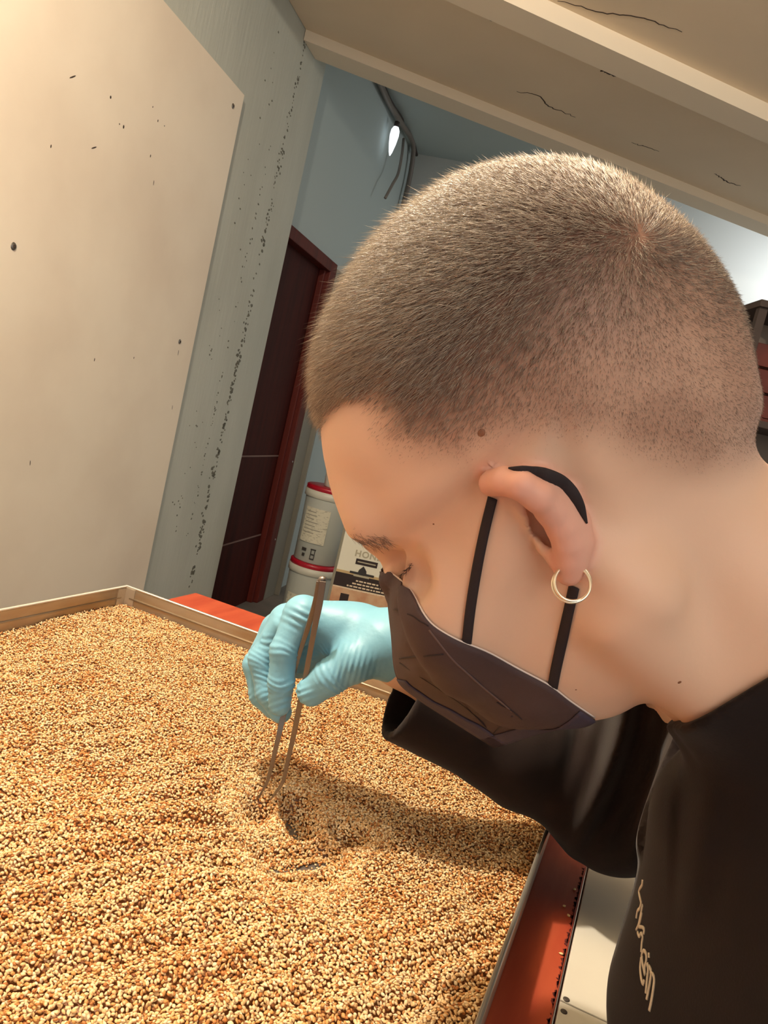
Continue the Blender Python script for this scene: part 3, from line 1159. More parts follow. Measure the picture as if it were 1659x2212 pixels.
# ------------------------------------------------------------------ person: head frame
def cvec(x, y, zt):
    """camera-aligned vector: right, up, towards the camera"""
    return x * CR + y * CU - zt * CF


def unit(a):
    a = np.asarray(a, float)
    return a / np.linalg.norm(a)


HPX, HPY, HD = 1130, 900, 0.405
HC = P(HPX, HPY, HD)
yaw = math.radians(24)
roll_h = math.radians(12)
hF0 = cvec(-0.863 * math.cos(yaw), -0.505 * math.cos(yaw), -math.sin(yaw))
hU0 = cvec(-0.505, 0.863, 0)
hL0 = np.cross(hU0, hF0)
hU = unit(hU0 * math.cos(roll_h) + hL0 * math.sin(roll_h))
hF = unit(hF0)
hL = unit(np.cross(hU, hF))
HM = np.stack([hF, hL, hU])                    # rows: world -> local


def head_raw(p):
    q = (p - HC) @ HM.T
    q[:, 1] = np.sqrt(q[:, 1] ** 2 + 1e-8)      # symmetric
    d = s_ell(q, (-0.008, 0, 0.028), (0.103, 0.080, 0.092))
    d = smin(d, s_ell(q, (0.028, 0, 0.010), (0.070, 0.068, 0.080)), 0.03)
    d = smin(d, s_ell(q, (0.038, 0.0, -0.055), (0.058, 0.060, 0.080)), 0.03)
    d = smin(d, s_cap(q, (-0.012, 0.058, -0.060), (0.052, 0.026, -0.118), 0.016, 0.018), 0.03)
    d = smin(d, s_ell(q, (0.066, 0, -0.122), (0.026, 0.030, 0.022)), 0.03)
    d = smin(d, s_ell(q, (0.066, 0.048, -0.036), (0.026, 0.020, 0.018)), 0.02)       # cheekbone
    d = smin(d, s_cap(q, (0.088, 0.012, 0.012), (0.076, 0.048, 0.010), 0.013, 0.011), 0.018)  # brow ridge
    d = smax(d, -s_ell(q, (0.107, 0.036, -0.017), (0.026, 0.021, 0.017)), 0.014)    # eye socket
    d = smin(d, s_ell(q, (0.079, 0.033, -0.017), (0.0135, 0.0145, 0.0125)), 0.004)   # closed lid over the eye
    d = smin(d, s_cap(q, (0.092, 0, 0.000), (0.116, 0, -0.046), 0.009, 0.0125), 0.012)
    d = smin(d, s_ell(q, (0.104, 0.011, -0.050), (0.013, 0.010, 0.010)), 0.008)
    return d


# outline of head and jaw (skin), pixels round the head centre
OUT = [(835, 1222), (800, 1199), (768, 1186), (750, 1150), (735, 1110), (718, 1070), (702, 1005), (694, 940), (692, 870), (700, 800), (730, 710),
       (776, 620), (832, 540), (898, 470), (972, 408), (1050, 372), (1120, 356), (1185, 350), (1245, 357), (1325, 385), (1395, 425), (1470, 478),
       (1530, 540), (1580, 615), (1615, 690), (1632, 780), (1640, 850)]
JAW = [(1395, 1500), (1345, 1526), (1285, 1542), (1190, 1562), (1085, 1578), (1010, 1540), (945, 1480), (895, 1400), (872, 1330), (850, 1265)]
tgt = np.array(OUT + JAW, float)
th = np.arctan2(-(tgt[:, 1] - HPY), tgt[:, 0] - HPX)
rt = np.hypot(tgt[:, 0] - HPX, tgt[:, 1] - HPY)
o_ = np.argsort(th)
th, rt = th[o_], rt[o_]
TH = np.linspace(-math.pi, math.pi, 181)


def model_radius():
    R_ = []
    rads = np.arange(150, 900, 8.0)
    dep = np.linspace(HD - 0.14, HD + 0.14, 47)
    for a in TH:
        px = HPX + rads * math.cos(a)
        py = HPY - rads * math.sin(a)
        dirs = CF[None] * FPX + CR[None] * (px - W / 2)[:, None] - CU[None] * (py - H / 2)[:, None]
        pts = CAM + dirs[:, None, :] * (dep[None, :, None] / FPX)
        m = head_raw(pts.reshape(-1, 3)).reshape(len(rads), len(dep)).min(1)
        k = np.where(m < 0)[0]
        k = k[-1] if len(k) else 0
        if k + 1 < len(rads):
            u = m[k] / (m[k] - m[k + 1] + 1e-9)
        else:
            u = 0
        R_.append(rads[k] + 8 * np.clip(u, 0, 1))
    return np.array(R_)


RM = model_radius()
tt = np.r_[th - 2 * math.pi, th, th + 2 * math.pi]
RT = np.interp(TH, tt, np.r_[rt, rt, rt])
SC = np.clip(RT / RM, 0.72, 1.35)
# free towards the neck (between the jaw angle and the nape)
ker = np.hanning(9)
ker /= ker.sum()
SC = np.convolve(np.r_[SC[-9:-1], SC, SC[1:9]], ker, 'same')[8:-8]
print('head warp', SC.min(), SC.max(), [(int(math.degrees(a)), round(float(s), 2)) for a, s in zip(TH[::12], SC[::12])])


def head_sdf(p):
    q = p - HC
    x, y, z = q @ CR, q @ CU, q @ CF
    k = HD / np.maximum(z + HD, 0.1)             # perspective pixel offset, scaled to the centre depth
    a = np.arctan2(y * k, x * k)
    s = np.interp(a, TH, SC)
    q2 = x[:, None] / s[:, None] * CR + y[:, None] / s[:, None] * CU + z[:, None] * CF
    return head_raw(HC + q2) * np.minimum(s, 1.0)


# ------------------------------------------------------------------ neck, arm
NECK = [P(1400, 1080, 0.415), P(1580, 1270, 0.425), P(1730, 1440, 0.43)]
TZ = lambda z, dx=0.0: np.array([0.315 + dx, 0.41, z])
SH_R = P(1490, 1420, 0.60)
EL_R = P(1335, 1725, 0.69)
WR_R = P(862, 1397, 0.655)


def neck_sdf(p):
    d = chain(p, NECK, [0.054, 0.056, 0.064], 0.02)
    # sternomastoid and throat
    d = smin(d, s_cap(p, P(1330, 1330, 0.365), P(1560, 1530, 0.41), 0.014, 0.014), 0.03)
    d = smin(d, s_cap(p, P(1468, 1503, 0.44), P(1510, 1530, 0.44), 0.0118, 0.014), 0.009)
    return d


EYE = None


def base_sdf(p):
    d = smin(head_sdf(p), neck_sdf(p), 0.016)
    if EYE is not None:
        d = smax(d, -s_ell(p, EYE[0], (0.0125, 0.0125, 0.0125)), 0.009)
        d = smin(d, s_ell(p, EYE[1], (0.0095, 0.0095, 0.0095)), 0.003)
    return d


_e, _h = trace(base_sdf, [878, 862], [1248, 1252], 0.28, 0.6)
EYE = (_e[0] + unit(CAM - _e[0]) * 0.0060, _e[1] - unit(CAM - _e[1]) * 0.0085)

# ear, placed on the side of the head
EARP = [(1064, 1044, .006, .0060), (1090, 1039, .011, .0056), (1125, 1048, .0145, .0058), (1160, 1072, .016, .0060), (1190, 1103, .0155, .0062), (1214, 1140, .014, .0062), (1226, 1175, .0115, .0060), (1229, 1207, .009, .0058), (1229, 1236, .007, .0062)]
SHEET = [(1132, 1036, .004, .005), (1170, 1045, .006, .006), (1215, 1085, .007, .0068), (1240, 1130, .006, .0065), (1250, 1170, .004, .006), (1246, 1205, .003, .0055)]
TRAG = [(1132, 1098, .001, .0036), (1160, 1135, .003, .0042), (1180, 1175, .0045, .0042), (1200, 1205, .006, .0045)]


def place(lst):
    a = np.array(lst)
    q, _ = trace(base_sdf, a[:, 0], a[:, 1], 0.24, 0.5)
    g = grad(base_sdf, q)
    g /= np.linalg.norm(g, axis=1)[:, None]
    vw = np.array([unit(CAM - k) for k in q])
    return [q[i] + vw[i] * a[i, 2] for i in range(len(a))], list(a[:, 3])


EP, ER = place(EARP)
SP, SR = place(SHEET)
TP, TR = place(TRAG)
CONC, _ = place([(1150, 1100, .003, 0), (1176, 1135, .004, 0), (1192, 1158, .005, 0)])
SCAP, _ = place([(1078, 1067, .0045, 0), (1104, 1078, .006, 0), (1134, 1100, .006, 0)])


def trunk_sdf(p):
    t = s_cap(p, TZ(1.10), TZ(0.80, 0.03), 0.06, 0.07)
    return smin(t, s_cap(p, NECK[2], TZ(1.06), 0.06, 0.06), 0.03)


def body_sdf(p):
    d = base_sdf(p)
    e = chain(p, EP, ER, 0.003)
    e = smin(e, chain(p, SP, SR, 0.004), 0.005)
    e = smin(e, chain(p, TP, TR, 0.003), 0.004)
    d = smin(d, e, 0.0032)
    d = smax(d, -chain(p, CONC, [0.003, 0.0055, 0.0048], 0.002), 0.003)
    d = smax(d, -chain(p, SCAP, [0.0026, 0.0036, 0.0030], 0.002), 0.001)
    # trunk and right arm under the shirt
    t = trunk_sdf(p)
    t = smin(t, chain(p, [TZ(1.09), SH_R, EL_R, WR_R, P(700, 1370, 0.665)], [0.045, 0.045, 0.040, 0.027, 0.014], 0.02), 0.03)
    return smin(d, t, 0.02)


M_skin = mat('skin', lin(205, 150, 115), 0.5, spec=0.35, sss=0.12, bump=(350, 0.12, 0.0006), attr='tone')
person = empty('person', (0.40, 0.41, 0.0))
tag(person, 'person in a black t-shirt and black face mask bending over the tray with tweezers', 'person')


def parent_keep(o, par):
    o.parent = par
    o.matrix_parent_inverse = Matrix.Translation(-Vector(par.location))


def body_part(name, V, F, m, quads=True):
    o = fast_mesh(name, V, F, m, None, True, quads)
    parent_keep(o, person)
    return o


BV, BF = mesh_sdf(body_sdf, (-0.16, 0.22, 0.76), (0.46, 0.86, 1.46), 0.0024)
body = body_part('body', BV, BF, M_skin)
print('body', len(BV))


def near_side_px(V):
    """pixels of points mirrored to the near half of the head"""
    q = (V - HC) @ HM.T
    q[:, 1] = np.abs(q[:, 1])
    w3 = HC + q @ HM
    r = w3 - CAM
    z = r @ CF
    return W / 2 + FPX * (r @ CR) / z, H / 2 - FPX * (r @ CU) / z, q


HAIRPOLY = [(560, 985), (688, 968), (700, 925), (722, 892), (752, 868), (782, 872), (796, 900), (802, 950), (830, 985), (880, 1010), (950, 1030), (1030, 1040), (1050, 1010), (1110, 990), (1210, 985),
            (1300, 990), (1370, 1030), (1440, 1050), (1520, 1060), (1600, 1045), (1670, 1030), (1800, 1000), (1800, 200), (500, 200)]
LONGPOLY = [(500, 1000), (690, 985), (712, 915), (800, 890), (960, 850), (1130, 770), (1280, 670), (1400, 600), (1500, 600), (1660, 660), (1800, 200), (500, 200)]

px_, py_, ql = near_side_px(BV)
depthz = (BV - CAM) @ CF
is_head = (np.linalg.norm(BV - HC, axis=1) < 0.19)
hd_ = poly_dist(px_, py_, HAIRPOLY)
stub = np.where(px_ > 800, sstep(-30, 120, hd_), sstep(-15, 50, hd_)) * is_head
lg = sstep(-150, 200, poly_dist(px_, py_, LONGPOLY)) * is_head
c_skin = np.array(lin(217, 179, 152)[:3])
c_stub = np.array(lin(168, 130, 108)[:3])
c_scalp = np.array(lin(112, 80, 66)[:3])
col = np.tile(c_skin, (len(BV), 1))
spx, spy, _z = to_px(BV)
# ruddy ear
ear_m = sstep(0.006, 0.0, np.minimum(chain(BV, EP, ER, 0.003), chain(BV, SP, SR, 0.003)))
col = col * (1 - 0.75 * ear_m[:, None]) + 0.75 * ear_m[:, None] * np.array(lin(212, 152, 134)[:3])
blot = vnoise(ql[:, 0] * 1.0 + 3, ql[:, 2] * 1.0 + 3, 60, 21) + 0.5 * vnoise(ql[:, 0] + 3, ql[:, 2] + 3, 140, 22)
stub_n = np.clip(stub * (0.92 + 0.35 * blot), 0, 1)
ear_free = 1 - ear_m
w1 = (stub_n * ear_free)[:, None]
col = col * (1 - w1) + w1 * c_stub
w2 = (lg * stub * ear_free)[:, None]
col = col * (1 - w2) + w2 * c_scalp
# shade of the eye hollow painted into the skin colour as a brown patch
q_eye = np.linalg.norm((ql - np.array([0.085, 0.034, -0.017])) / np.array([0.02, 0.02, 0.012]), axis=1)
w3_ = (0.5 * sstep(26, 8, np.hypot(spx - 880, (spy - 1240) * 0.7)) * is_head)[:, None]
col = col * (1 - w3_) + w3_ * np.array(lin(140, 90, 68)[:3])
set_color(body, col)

# ------------------------------------------------------------------ hair
M_hair = mat('short_hair', lin(150, 122, 96), 0.34, spec=0.75, attr='tone')


def tri_sample(V, Q, n, rng, keep):
    T_ = np.concatenate([Q[:, [0, 1, 2]], Q[:, [0, 2, 3]]])
    ctr = V[T_].mean(1)
    T_ = T_[keep(ctr)]
    a, b, c = V[T_[:, 0]], V[T_[:, 1]], V[T_[:, 2]]
    nn = np.cross(b - a, c - a)
    ar = np.linalg.norm(nn, axis=1)
    k = rng.choice(len(T_), n, p=ar / ar.sum())
    u, v_ = rng.random(n), rng.random(n)
    m = u + v_ > 1
    u[m], v_[m] = 1 - u[m], 1 - v_[m]
    pts = a[k] + (b - a)[k] * u[:, None] + (c - a)[k] * v_[:, None]
    nr = nn[k] / np.maximum(ar[k], 1e-12)[:, None]
    return pts, nr


def strands(name, roots, dir0, dir1, length, rad, cols, m):
    """three-sided tapering strands, two segments"""
    n = len(roots)
    mid = roots + dir0 * (length * 0.5)[:, None]
    tip = mid + dir1 * (length * 0.5)[:, None]
    ref = np.where(np.abs(dir0[:, 2:3]) < 0.9, np.array([[0, 0, 1.0]]), np.array([[1.0, 0, 0]]))
    u = np.cross(dir0, ref)
    u /= np.linalg.norm(u, axis=1)[:, None]
    w_ = np.cross(dir0, u)
    V = np.zeros((n, 7, 3))
    for k in range(3):
        a = 2 * math.pi * k / 3
        o = (math.cos(a) * u + math.sin(a) * w_)
        V[:, k] = roots + o * rad[:, None]
        V[:, 3 + k] = mid + o * (rad * 0.8)[:, None]
    V[:, 6] = tip
    f = []
    for k in range(3):
        k2 = (k + 1) % 3
        f += [(k, k2, 3 + k2), (k, 3 + k2, 3 + k), (3 + k, 3 + k2, 6)]
    F = np.array(f)[None] + (np.arange(n) * 7)[:, None, None]
    o = body_part(name, V.reshape(-1, 3), F.reshape(-1, 3), m, False)
    set_color(o, np.repeat(cols, 7, 0))
    o['kind'] = 'stuff'
    return o


def keep_hair(c):
    x, y, q = near_side_px(c)
    ok = (np.linalg.norm(c - HC, axis=1) < 0.19) & in_poly(x, y, HAIRPOLY)
    ok &= (np.minimum(chain(c, EP, ER, 0.003), chain(c, SP, SR, 0.003)) > 0.004)
    return ok


rh = np.random.default_rng(5)
NH = 125000
hp, hn = tri_sample(BV, BF, NH, rh, keep_hair)
gB = grad(base_sdf, hp, 1e-3)
gB /= np.linalg.norm(gB, axis=1)[:, None]
hx, hy, hq = near_side_px(hp)
lgd = poly_dist(hx, hy, LONGPOLY)
lw = sstep(-170, 230, lgd)
front = sstep(1250, 760, hx)
hpd = poly_dist(hx, hy, HAIRPOLY)
side = sstep(770, 830, hx)
hedge = sstep(0, 30 + 85 * side, hpd)
# keep fewer strands on the clipped sides and towards the hairline
keepm = rh.random(NH) < (0.75 + 0.25 * lw) * (0.12 + 0.88 * hedge)
hp, gB, lw, front, hedge, hx, hy = hp[keepm], gB[keepm], lw[keepm], front[keepm], hedge[keepm], hx[keepm], hy[keepm]
n = len(hp)
whorl, _ = trace(base_sdf, [1385], [505], 0.24, 0.55)
fl = hp - whorl[0]
fl /= np.linalg.norm(fl, axis=1)[:, None] + 1e-9
sw = np.cross(gB, fl)
fl = fl + 0.25 * sw
fl -= gB * (fl * gB).sum(1)[:, None]
fl /= np.linalg.norm(fl, axis=1)[:, None] + 1e-9
jit = rh.normal(0, 0.16, (n, 3))
lift = 0.50 + 0.32 * front * lw
d0 = gB * lift[:, None] + fl * 0.85 + jit
d0 /= np.linalg.norm(d0, axis=1)[:, None]
d1 = gB * (lift * 0.55)[:, None] + fl * 1.0 + jit * 1.3
d1 /= np.linalg.norm(d1, axis=1)[:, None]
ln_ = (0.0022 + lw * (0.0052 + 0.0100 * front)) * rh.normal(1, 0.13, n).clip(0.6, 1.4) * (0.55 + 0.45 * hedge)
hc0, hc1 = np.array(lin(208, 192, 168)[:3]), np.array(lin(98, 72, 58)[:3])
mixh = np.clip(rh.normal(0.6, 0.32, n) - 0.30 * front * lw + 0.15 * (1 - lw), 0, 1)[:, None]
hcol = (hc0 * (1 - mixh) + hc1 * mixh) * (1 - (front * lw)[:, None] * np.array([0.06, 0.0, -0.06]))
strands('hair', hp - gB * 0.0004, d0, d1, ln_ * (0.75 + 0.25 * hedge), np.full(n, 0.000062) * (1 + 0.85 * lw), hcol, M_hair)

# eyebrow and lashes of the near eye
BROW = [(752, 1160), (775, 1148), (800, 1152), (835, 1158), (855, 1172), (830, 1182), (800, 1198), (775, 1192)]
nb_ = 300
bx_ = 757 + 85 * rh.random(nb_) ** 1.5
by_ = 1172 + rh.normal(0, 9, nb_) - (bx_ - 800) * 0.05
tb_ = 1 - (bx_ - 755) / 110
by_ = 1172 + (by_ - 1172) * (0.5 + 0.9 * tb_)
bpz, hit = trace(body_sdf, bx_, by_, 0.28, 0.56)
bpz = bpz[hit]
gb = grad(body_sdf, bpz, 1e-3)
gb /= np.linalg.norm(gb, axis=1)[:, None]
along = unit(cvec(0.95, -0.15, 0.2))
db = gb * 0.35 + along * 0.8 + rh.normal(0, 0.28, bpz.shape)
db /= np.linalg.norm(db, axis=1)[:, None]
strands('eyebrow', bpz, db, db, rh.uniform(0.003, 0.006, len(bpz)), np.full(len(bpz), 0.00008), np.tile(np.array(lin(112, 84, 68)[:3]), (len(bpz), 1)), M_hair)
lx = np.linspace(890, 862, 60) + rh.normal(0, 2, 60)
ly = np.linspace(1220, 1250, 60) + rh.normal(0, 2, 60)
lpz, hit = trace(body_sdf, lx, ly, 0.28, 0.56)
lpz = lpz[hit]
ld = np.tile(unit(cvec(-0.75, -0.6, 0.1)), (len(lpz), 1)) + rh.normal(0, 0.3, lpz.shape)
ld /= np.linalg.norm(ld, axis=1)[:, None]
strands('eyelashes', lpz, ld, ld, rh.uniform(0.0012, 0.0028, len(lpz)), np.full(len(lpz), 0.00012), np.tile(np.array(lin(40, 24, 20)[:3]), (len(lpz), 1)), M_hair)

# moles
M_mole = mat('mole', lin(128, 82, 56), 0.6)
for px, py, r in ((1040, 935, 0.0019), (1468, 1474, 0.0010), (965, 1130, 0.0006), (936, 1132, 0.0006), (1244, 1490, 0.0006)):
    q, _ = trace(body_sdf, [px], [py], 0.24, 0.56)
    g = unit(grad(body_sdf, q)[0])
    V_, F_ = icosphere(2)
    u_ = unit(np.cross(g, [0.3, 0.9, 0.2]))
    w_ = np.cross(g, u_)
    VV_ = q[0] + V_[:, 0:1] * u_ * r + V_[:, 1:2] * w_ * r * 0.85 + V_[:, 2:3] * g * r * 0.12
    body_part('mole', VV_, F_, M_mole, False)

# ------------------------------------------------------------------ face mask
M_mask = mat('black_mask_fabric', lin(70, 52, 52), 0.75, noise=(14, lin(58, 40, 39), 0.4, 0.7), bump=(900, 0.25, 0.0004))
M_band = mat('purple_black_seam', lin(58, 48, 62), 0.8, bump=(1500, 0.4, 0.0004))
M_white = mat('mask_inner_layer', lin(214, 196, 184), 0.8)
M_strap = mat('black_elastic', lin(34, 22, 24), 0.8, bump=(1200, 0.3, 0.0003))
cpl = HC @ hL


def on_sag(px, py, off=0.0):
    return onplane(px, py, hL, cpl + off)


seam = spline([on_sag(*q) for q in ((836, 1233), (838, 1290), (846, 1370), (858, 1462), (905, 1508), (985, 1560), (1068, 1613))], 61)
edge_px = spline(np.array([(838, 1232), (858, 1246), (886, 1272), (902, 1300), (930, 1345), (985, 1380), (1050, 1406), (1120, 1444), (1190, 1481), (1228, 1511), (1284, 1549)], float), 61)
ep, hit = trace(body_sdf, edge_px[:, 0], edge_px[:, 1], 0.25, 0.6, 0.0015)
ep[0] = seam[0] + hL * 0.001
for i in range(1, 61):
    if not hit[i]:
        ep[i] = ep[i - 1] + (P(edge_px[i, 0], edge_px[i, 1], 0.40) - P(edge_px[i - 1, 0], edge_px[i - 1, 1], 0.40))
ek = np.convolve(np.ones(5) / 5, [1], 'same')
for k in range(3):
    ep[2:-2] = (ep[1:-3] + ep[2:-2] * 2 + ep[3:-1]) / 4
NU, NV = 61, 26
GM = np.zeros((NU, NV, 3))
for i in range(NU):
    u = i / (NU - 1)
    for j in range(NV):
        v_ = j / (NV - 1)
        p_ = seam[i] * (1 - v_) + ep[i] * v_
        bul = 0.012 * math.sin(math.pi * v_) * math.sin(math.pi * min(1, 0.15 + u))
        p_ = p_ + hL * bul
        p_ = p_ + hL * 0.0009 * math.sin(u * 40 + v_ * 6) * math.sin(math.pi * v_)
        GM[i, j] = p_
flat = GM.reshape(-1, 3)
for _ in range(3):
    d = base_sdf(flat)
    g = grad(base_sdf, flat, 1e-3)
    g /= np.linalg.norm(g, axis=1)[:, None] + 1e-9
    flat = flat + g * np.clip(0.0018 - d, 0, 0.02)[:, None]
GM = flat.reshape(NU, NV, 3)


def mirror(V):
    return V - 2 * ((V - HC) @ hL)[:, None] * hL[None]


def sheet(name, G, m, parent=None, thick=0.0007, both=True):
    nu, nv = G.shape[:2]
    V = G.reshape(-1, 3)
    ii_ = (np.arange(nu - 1)[:, None] * nv + np.arange(nv - 1)[None]).ravel()
    Q = np.stack([ii_, ii_ + 1, ii_ + nv + 1, ii_ + nv], 1)
    if both:
        V2 = mirror(V)
        Q = np.concatenate([Q, Q[:, ::-1] + len(V)])
        V = np.concatenate([V, V2])
    o = fast_mesh(name, V, Q, m, None, True, True)
    md = o.modifiers.new('thickness', 'SOLIDIFY')
    md.thickness = thick
    md.offset = 0
    parent_keep(o, person) if parent is None else sub(o, parent)
    return o


def sub(o, par):
    o.parent = par
    o.matrix_parent_inverse = par.matrix_basis.inverted() @ Matrix.Identity(4)
    o.matrix_parent_inverse = Matrix.Translation(-Vector(person.location))
    o.matrix_parent_inverse = Matrix.Identity(4)


mask = sheet('face_mask', GM, M_mask)
mask['label'] = 'black folded respirator mask with ear loops'
outw = np.cross(np.gradient(GM, axis=0).reshape(-1, 3), np.gradient(GM, axis=1).reshape(-1, 3)).reshape(GM.shape)
outw /= np.linalg.norm(outw, axis=2)[:, :, None] + 1e-9
if (outw.reshape(-1, 3) @ hL).mean() < 0:
    outw = -outw
# welded centre seam band from the tip down to the chin
sb = GM[30:, :5] + outw[30:, :5] * 0.0009
sheet('seam_band', sb, M_band, mask, 0.0006)
hemg = GM[-5:, :] + outw[-5:, :] * 0.0009
sheet('hem_band', hemg, M_band, mask, 0.0006)


def gm_at(u, v_):
    i = min(max(u, 0), 1) * (NU - 1)
    j = min(max(v_, 0), 1) * (NV - 1)
    return GM[int(round(i)), int(round(j))], outw[int(round(i)), int(round(j))]


def mask_pt(px, py):
    """closest mask grid point to a pixel"""
    q = GM.reshape(-1, 3)
    x, y, z = to_px(q)
    k = np.argsort(np.hypot(x - px, y - py))[:4]
    w_ = 1 / (np.hypot(x - px, y - py)[k] + 0.5)
    w_ /= w_.sum()
    return (q[k] * w_[:, None]).sum(0), unit((outw.reshape(-1, 3)[k] * w_[:, None]).sum(0))


def on_mask(name, pts, rad, m, flatk=0.35, off=0.0006):
    pp = spline(np.array(pts, float), 18)
    qs = [mask_pt(*p) for p in pp]
    P_ = np.array([a + b * off for a, b in qs])
    for _ in range(2):
        P_[1:-1] = (P_[:-2] + 2 * P_[1:-1] + P_[2:]) / 4
    v, f = tubev(P_, rad, 6, flat=([b for a, b in qs], flatk))
    o = obj(name, v, f, m, None, True)
    sub(o, mask)
    return o


M_fold = mat('mask_fold', lin(40, 26, 27), 0.85)
M_foldl = mat('mask_fold_worn', lin(94, 74, 70), 0.85)
on_mask('fold_line', [(864, 1422), (905, 1417), (958, 1412)], 0.0005, M_fold)
on_mask('fold_line', [(852, 1315), (890, 1330), (925, 1350)], 0.0004, M_fold)
on_mask('fold_line', [(866, 1432), (930, 1475), (1010, 1530), (1050, 1570)], 0.0006, M_fold)
on_mask('fold_line', [(1060, 1590), (1090, 1560), (1108, 1545)], 0.0004, M_fold)
on_mask('fold_line', [(928, 1360), (975, 1420), (1040, 1480), (1130, 1555)], 0.0006, M_foldl)
on_mask('fold_line', [(1075, 1515), (1105, 1535), (1140, 1560)], 0.0005, M_fold)
# pale inner layer showing along the cheek edge
vv, ff = tubev(ep + np.array([unit(x) for x in outw[:, -1]]) * 0.0002, 0.00055, 6)
o = obj('inner_edge', vv, ff, M_white, None, True)
sub(o, mask)
# purple-black stripe near the nose on the front edge
vv, ff = tubev(seam[:34] + hL * 0.0003, 0.0005, 6)
o = obj('front_edge', vv, ff, M_foldl, None, True)
sub(o, mask)


def strap(pts, offs, wid, name='ear_loop'):
    a = spline(np.array(pts, float), 40)
    q, h_ = trace(body_sdf, a[:, 0], a[:, 1], 0.25, 0.6)
    t_ = np.linspace(0, 1, 40)
    of = np.interp(t_, np.linspace(0, 1, len(offs)), offs)
    g = grad(base_sdf, q, 1e-3)
    g /= np.linalg.norm(g, axis=1)[:, None]
    vw = np.array([unit(CAM - k) for k in q])
    q = q + vw * of[:, None]
    for _ in range(6):
        q[1:-1] = (q[:-2] + 2 * q[1:-1] + q[2:]) / 4
    v, f = tubev(q, wid if np.isscalar(wid) else list(np.interp(t_, np.linspace(0, 1, len(wid)), wid)), 8, flat=(list(g), 0.22))
    o = obj(name, v, f, M_strap, None, True)
    sub(o, mask)
    return o


strap([(1005, 1418), (1009, 1380), (1017, 1310), (1030, 1230), (1046, 1150), (1064, 1076)], [0.0016, 0.0018, 0.0016, 0.0016, 0.0016, 0.0010], 0.0024)
strap([(1098, 1011), (1140, 1016), (1180, 1027), (1216, 1044), (1243, 1074), (1258, 1105), (1268, 1131)], [0.0022, 0.0030, 0.0034, 0.0034, 0.0030, 0.0024, 0.0012], [0.0004, 0.0020, 0.0030, 0.0031, 0.0028, 0.0020, 0.0004])
strap([(1193, 1490), (1200, 1450), (1213, 1390), (1226, 1330), (1240, 1268)], [0.0016, 0.0018, 0.0016, 0.0016, 0.0012], 0.0026)

# earring: two thin rings through the lobe
M_gold = mat('pale_gold', lin(246, 234, 208), 0.3, 0.85)
ec, _ = trace(body_sdf, [1238], [1235], 0.24, 0.5)
edz = (ec[0] - CAM) @ CF + 0.0015
er = None
for k, (cx, cy, rad, wr, tilt) in enumerate(((1237, 1258, 0.0082, 0.00068, 0.0), (1234, 1262, 0.0081, 0.0006, 0.22))):
    c_ = P(cx, cy, edz)
    a1 = unit(cvec(0.98, 0.1, -0.18 + tilt))
    a2 = unit(cvec(-0.05, 0.95, -0.38))
    pts = [c_ + rad * (math.cos(t) * a1 + math.sin(t) * a2) for t in np.linspace(0, 2 * math.pi, 49)[:-1]]
    v, f = tubev(pts, wr, 8, True)
    o = obj('earring' if k == 0 else 'inner_ring', v, f, M_gold, None, True)
    if k == 0:
        parent_keep(o, person)
        er = o
    else:
        sub(o, er)

# ------------------------------------------------------------------ shirt
SIL = [P(1455, 1640, 0.44), P(1390, 1890, 0.44)]


def sleeve_core(p):
    d = chain(p, [P(885, 1500, 0.655), P(1110, 1612, 0.672), P(1330, 1728, 0.69)], [0.0415, 0.042, 0.056], 0.02)
    d = smin(d, s_cap(p, EL_R, SH_R, 0.057, 0.055), 0.025)
    return d


def fold(p):
    x, y, z = to_px(p)
    w_ = sstep(1180, 1290, x) * sstep(1560, 1440, x) * sstep(1900, 1700, y) * (z > 0.5)
    ph = (x - 1200) / 46.0 + 0.9 * np.sin(y / 140.0) + (y - 1550) * 0.0035
    a = w_ * 0.0078 * (np.sin(ph * 2.1) + 0.5 * np.sin(ph * 4.3 + 1.0))
    w2 = sstep(1000, 1080, x) * sstep(1260, 1160, x) * (z > 0.5)
    a = a + w2 * 0.002 * np.sin(x / 34.0 + y / 60.0)
    return a


def torso_sdf(p):
    q = p - np.array([0.315, 0.41, 0.95])
    z = q[:, 2]
    back = 0.05 * sstep(-0.03, -0.13, z) - 0.012 * sstep(0.02, 0.14, z)
    x = q[:, 0] - back
    tapr = 1 - 0.0 * z
    e = s_ell(np.stack([x, q[:, 1], z * 0.0], 1), (0, 0, 0), (0.108, 0.175, 1.0))
    d = smax(e, np.abs(z + 0.06) - 0.215, 0.06)
    return d


COL_N = None
_c, _h = trace(base_sdf, [1462, 1652], [1556, 1467], 0.25, 0.6)
cpa, cpb = _c[0], _c[1]
cpc = cpa + unit(cpa - CAM) * 0.1 + CU * 0.012
cn = unit(np.cross(cpb - cpa, cpc - cpa))
if cn[2] < 0:
    cn = -cn


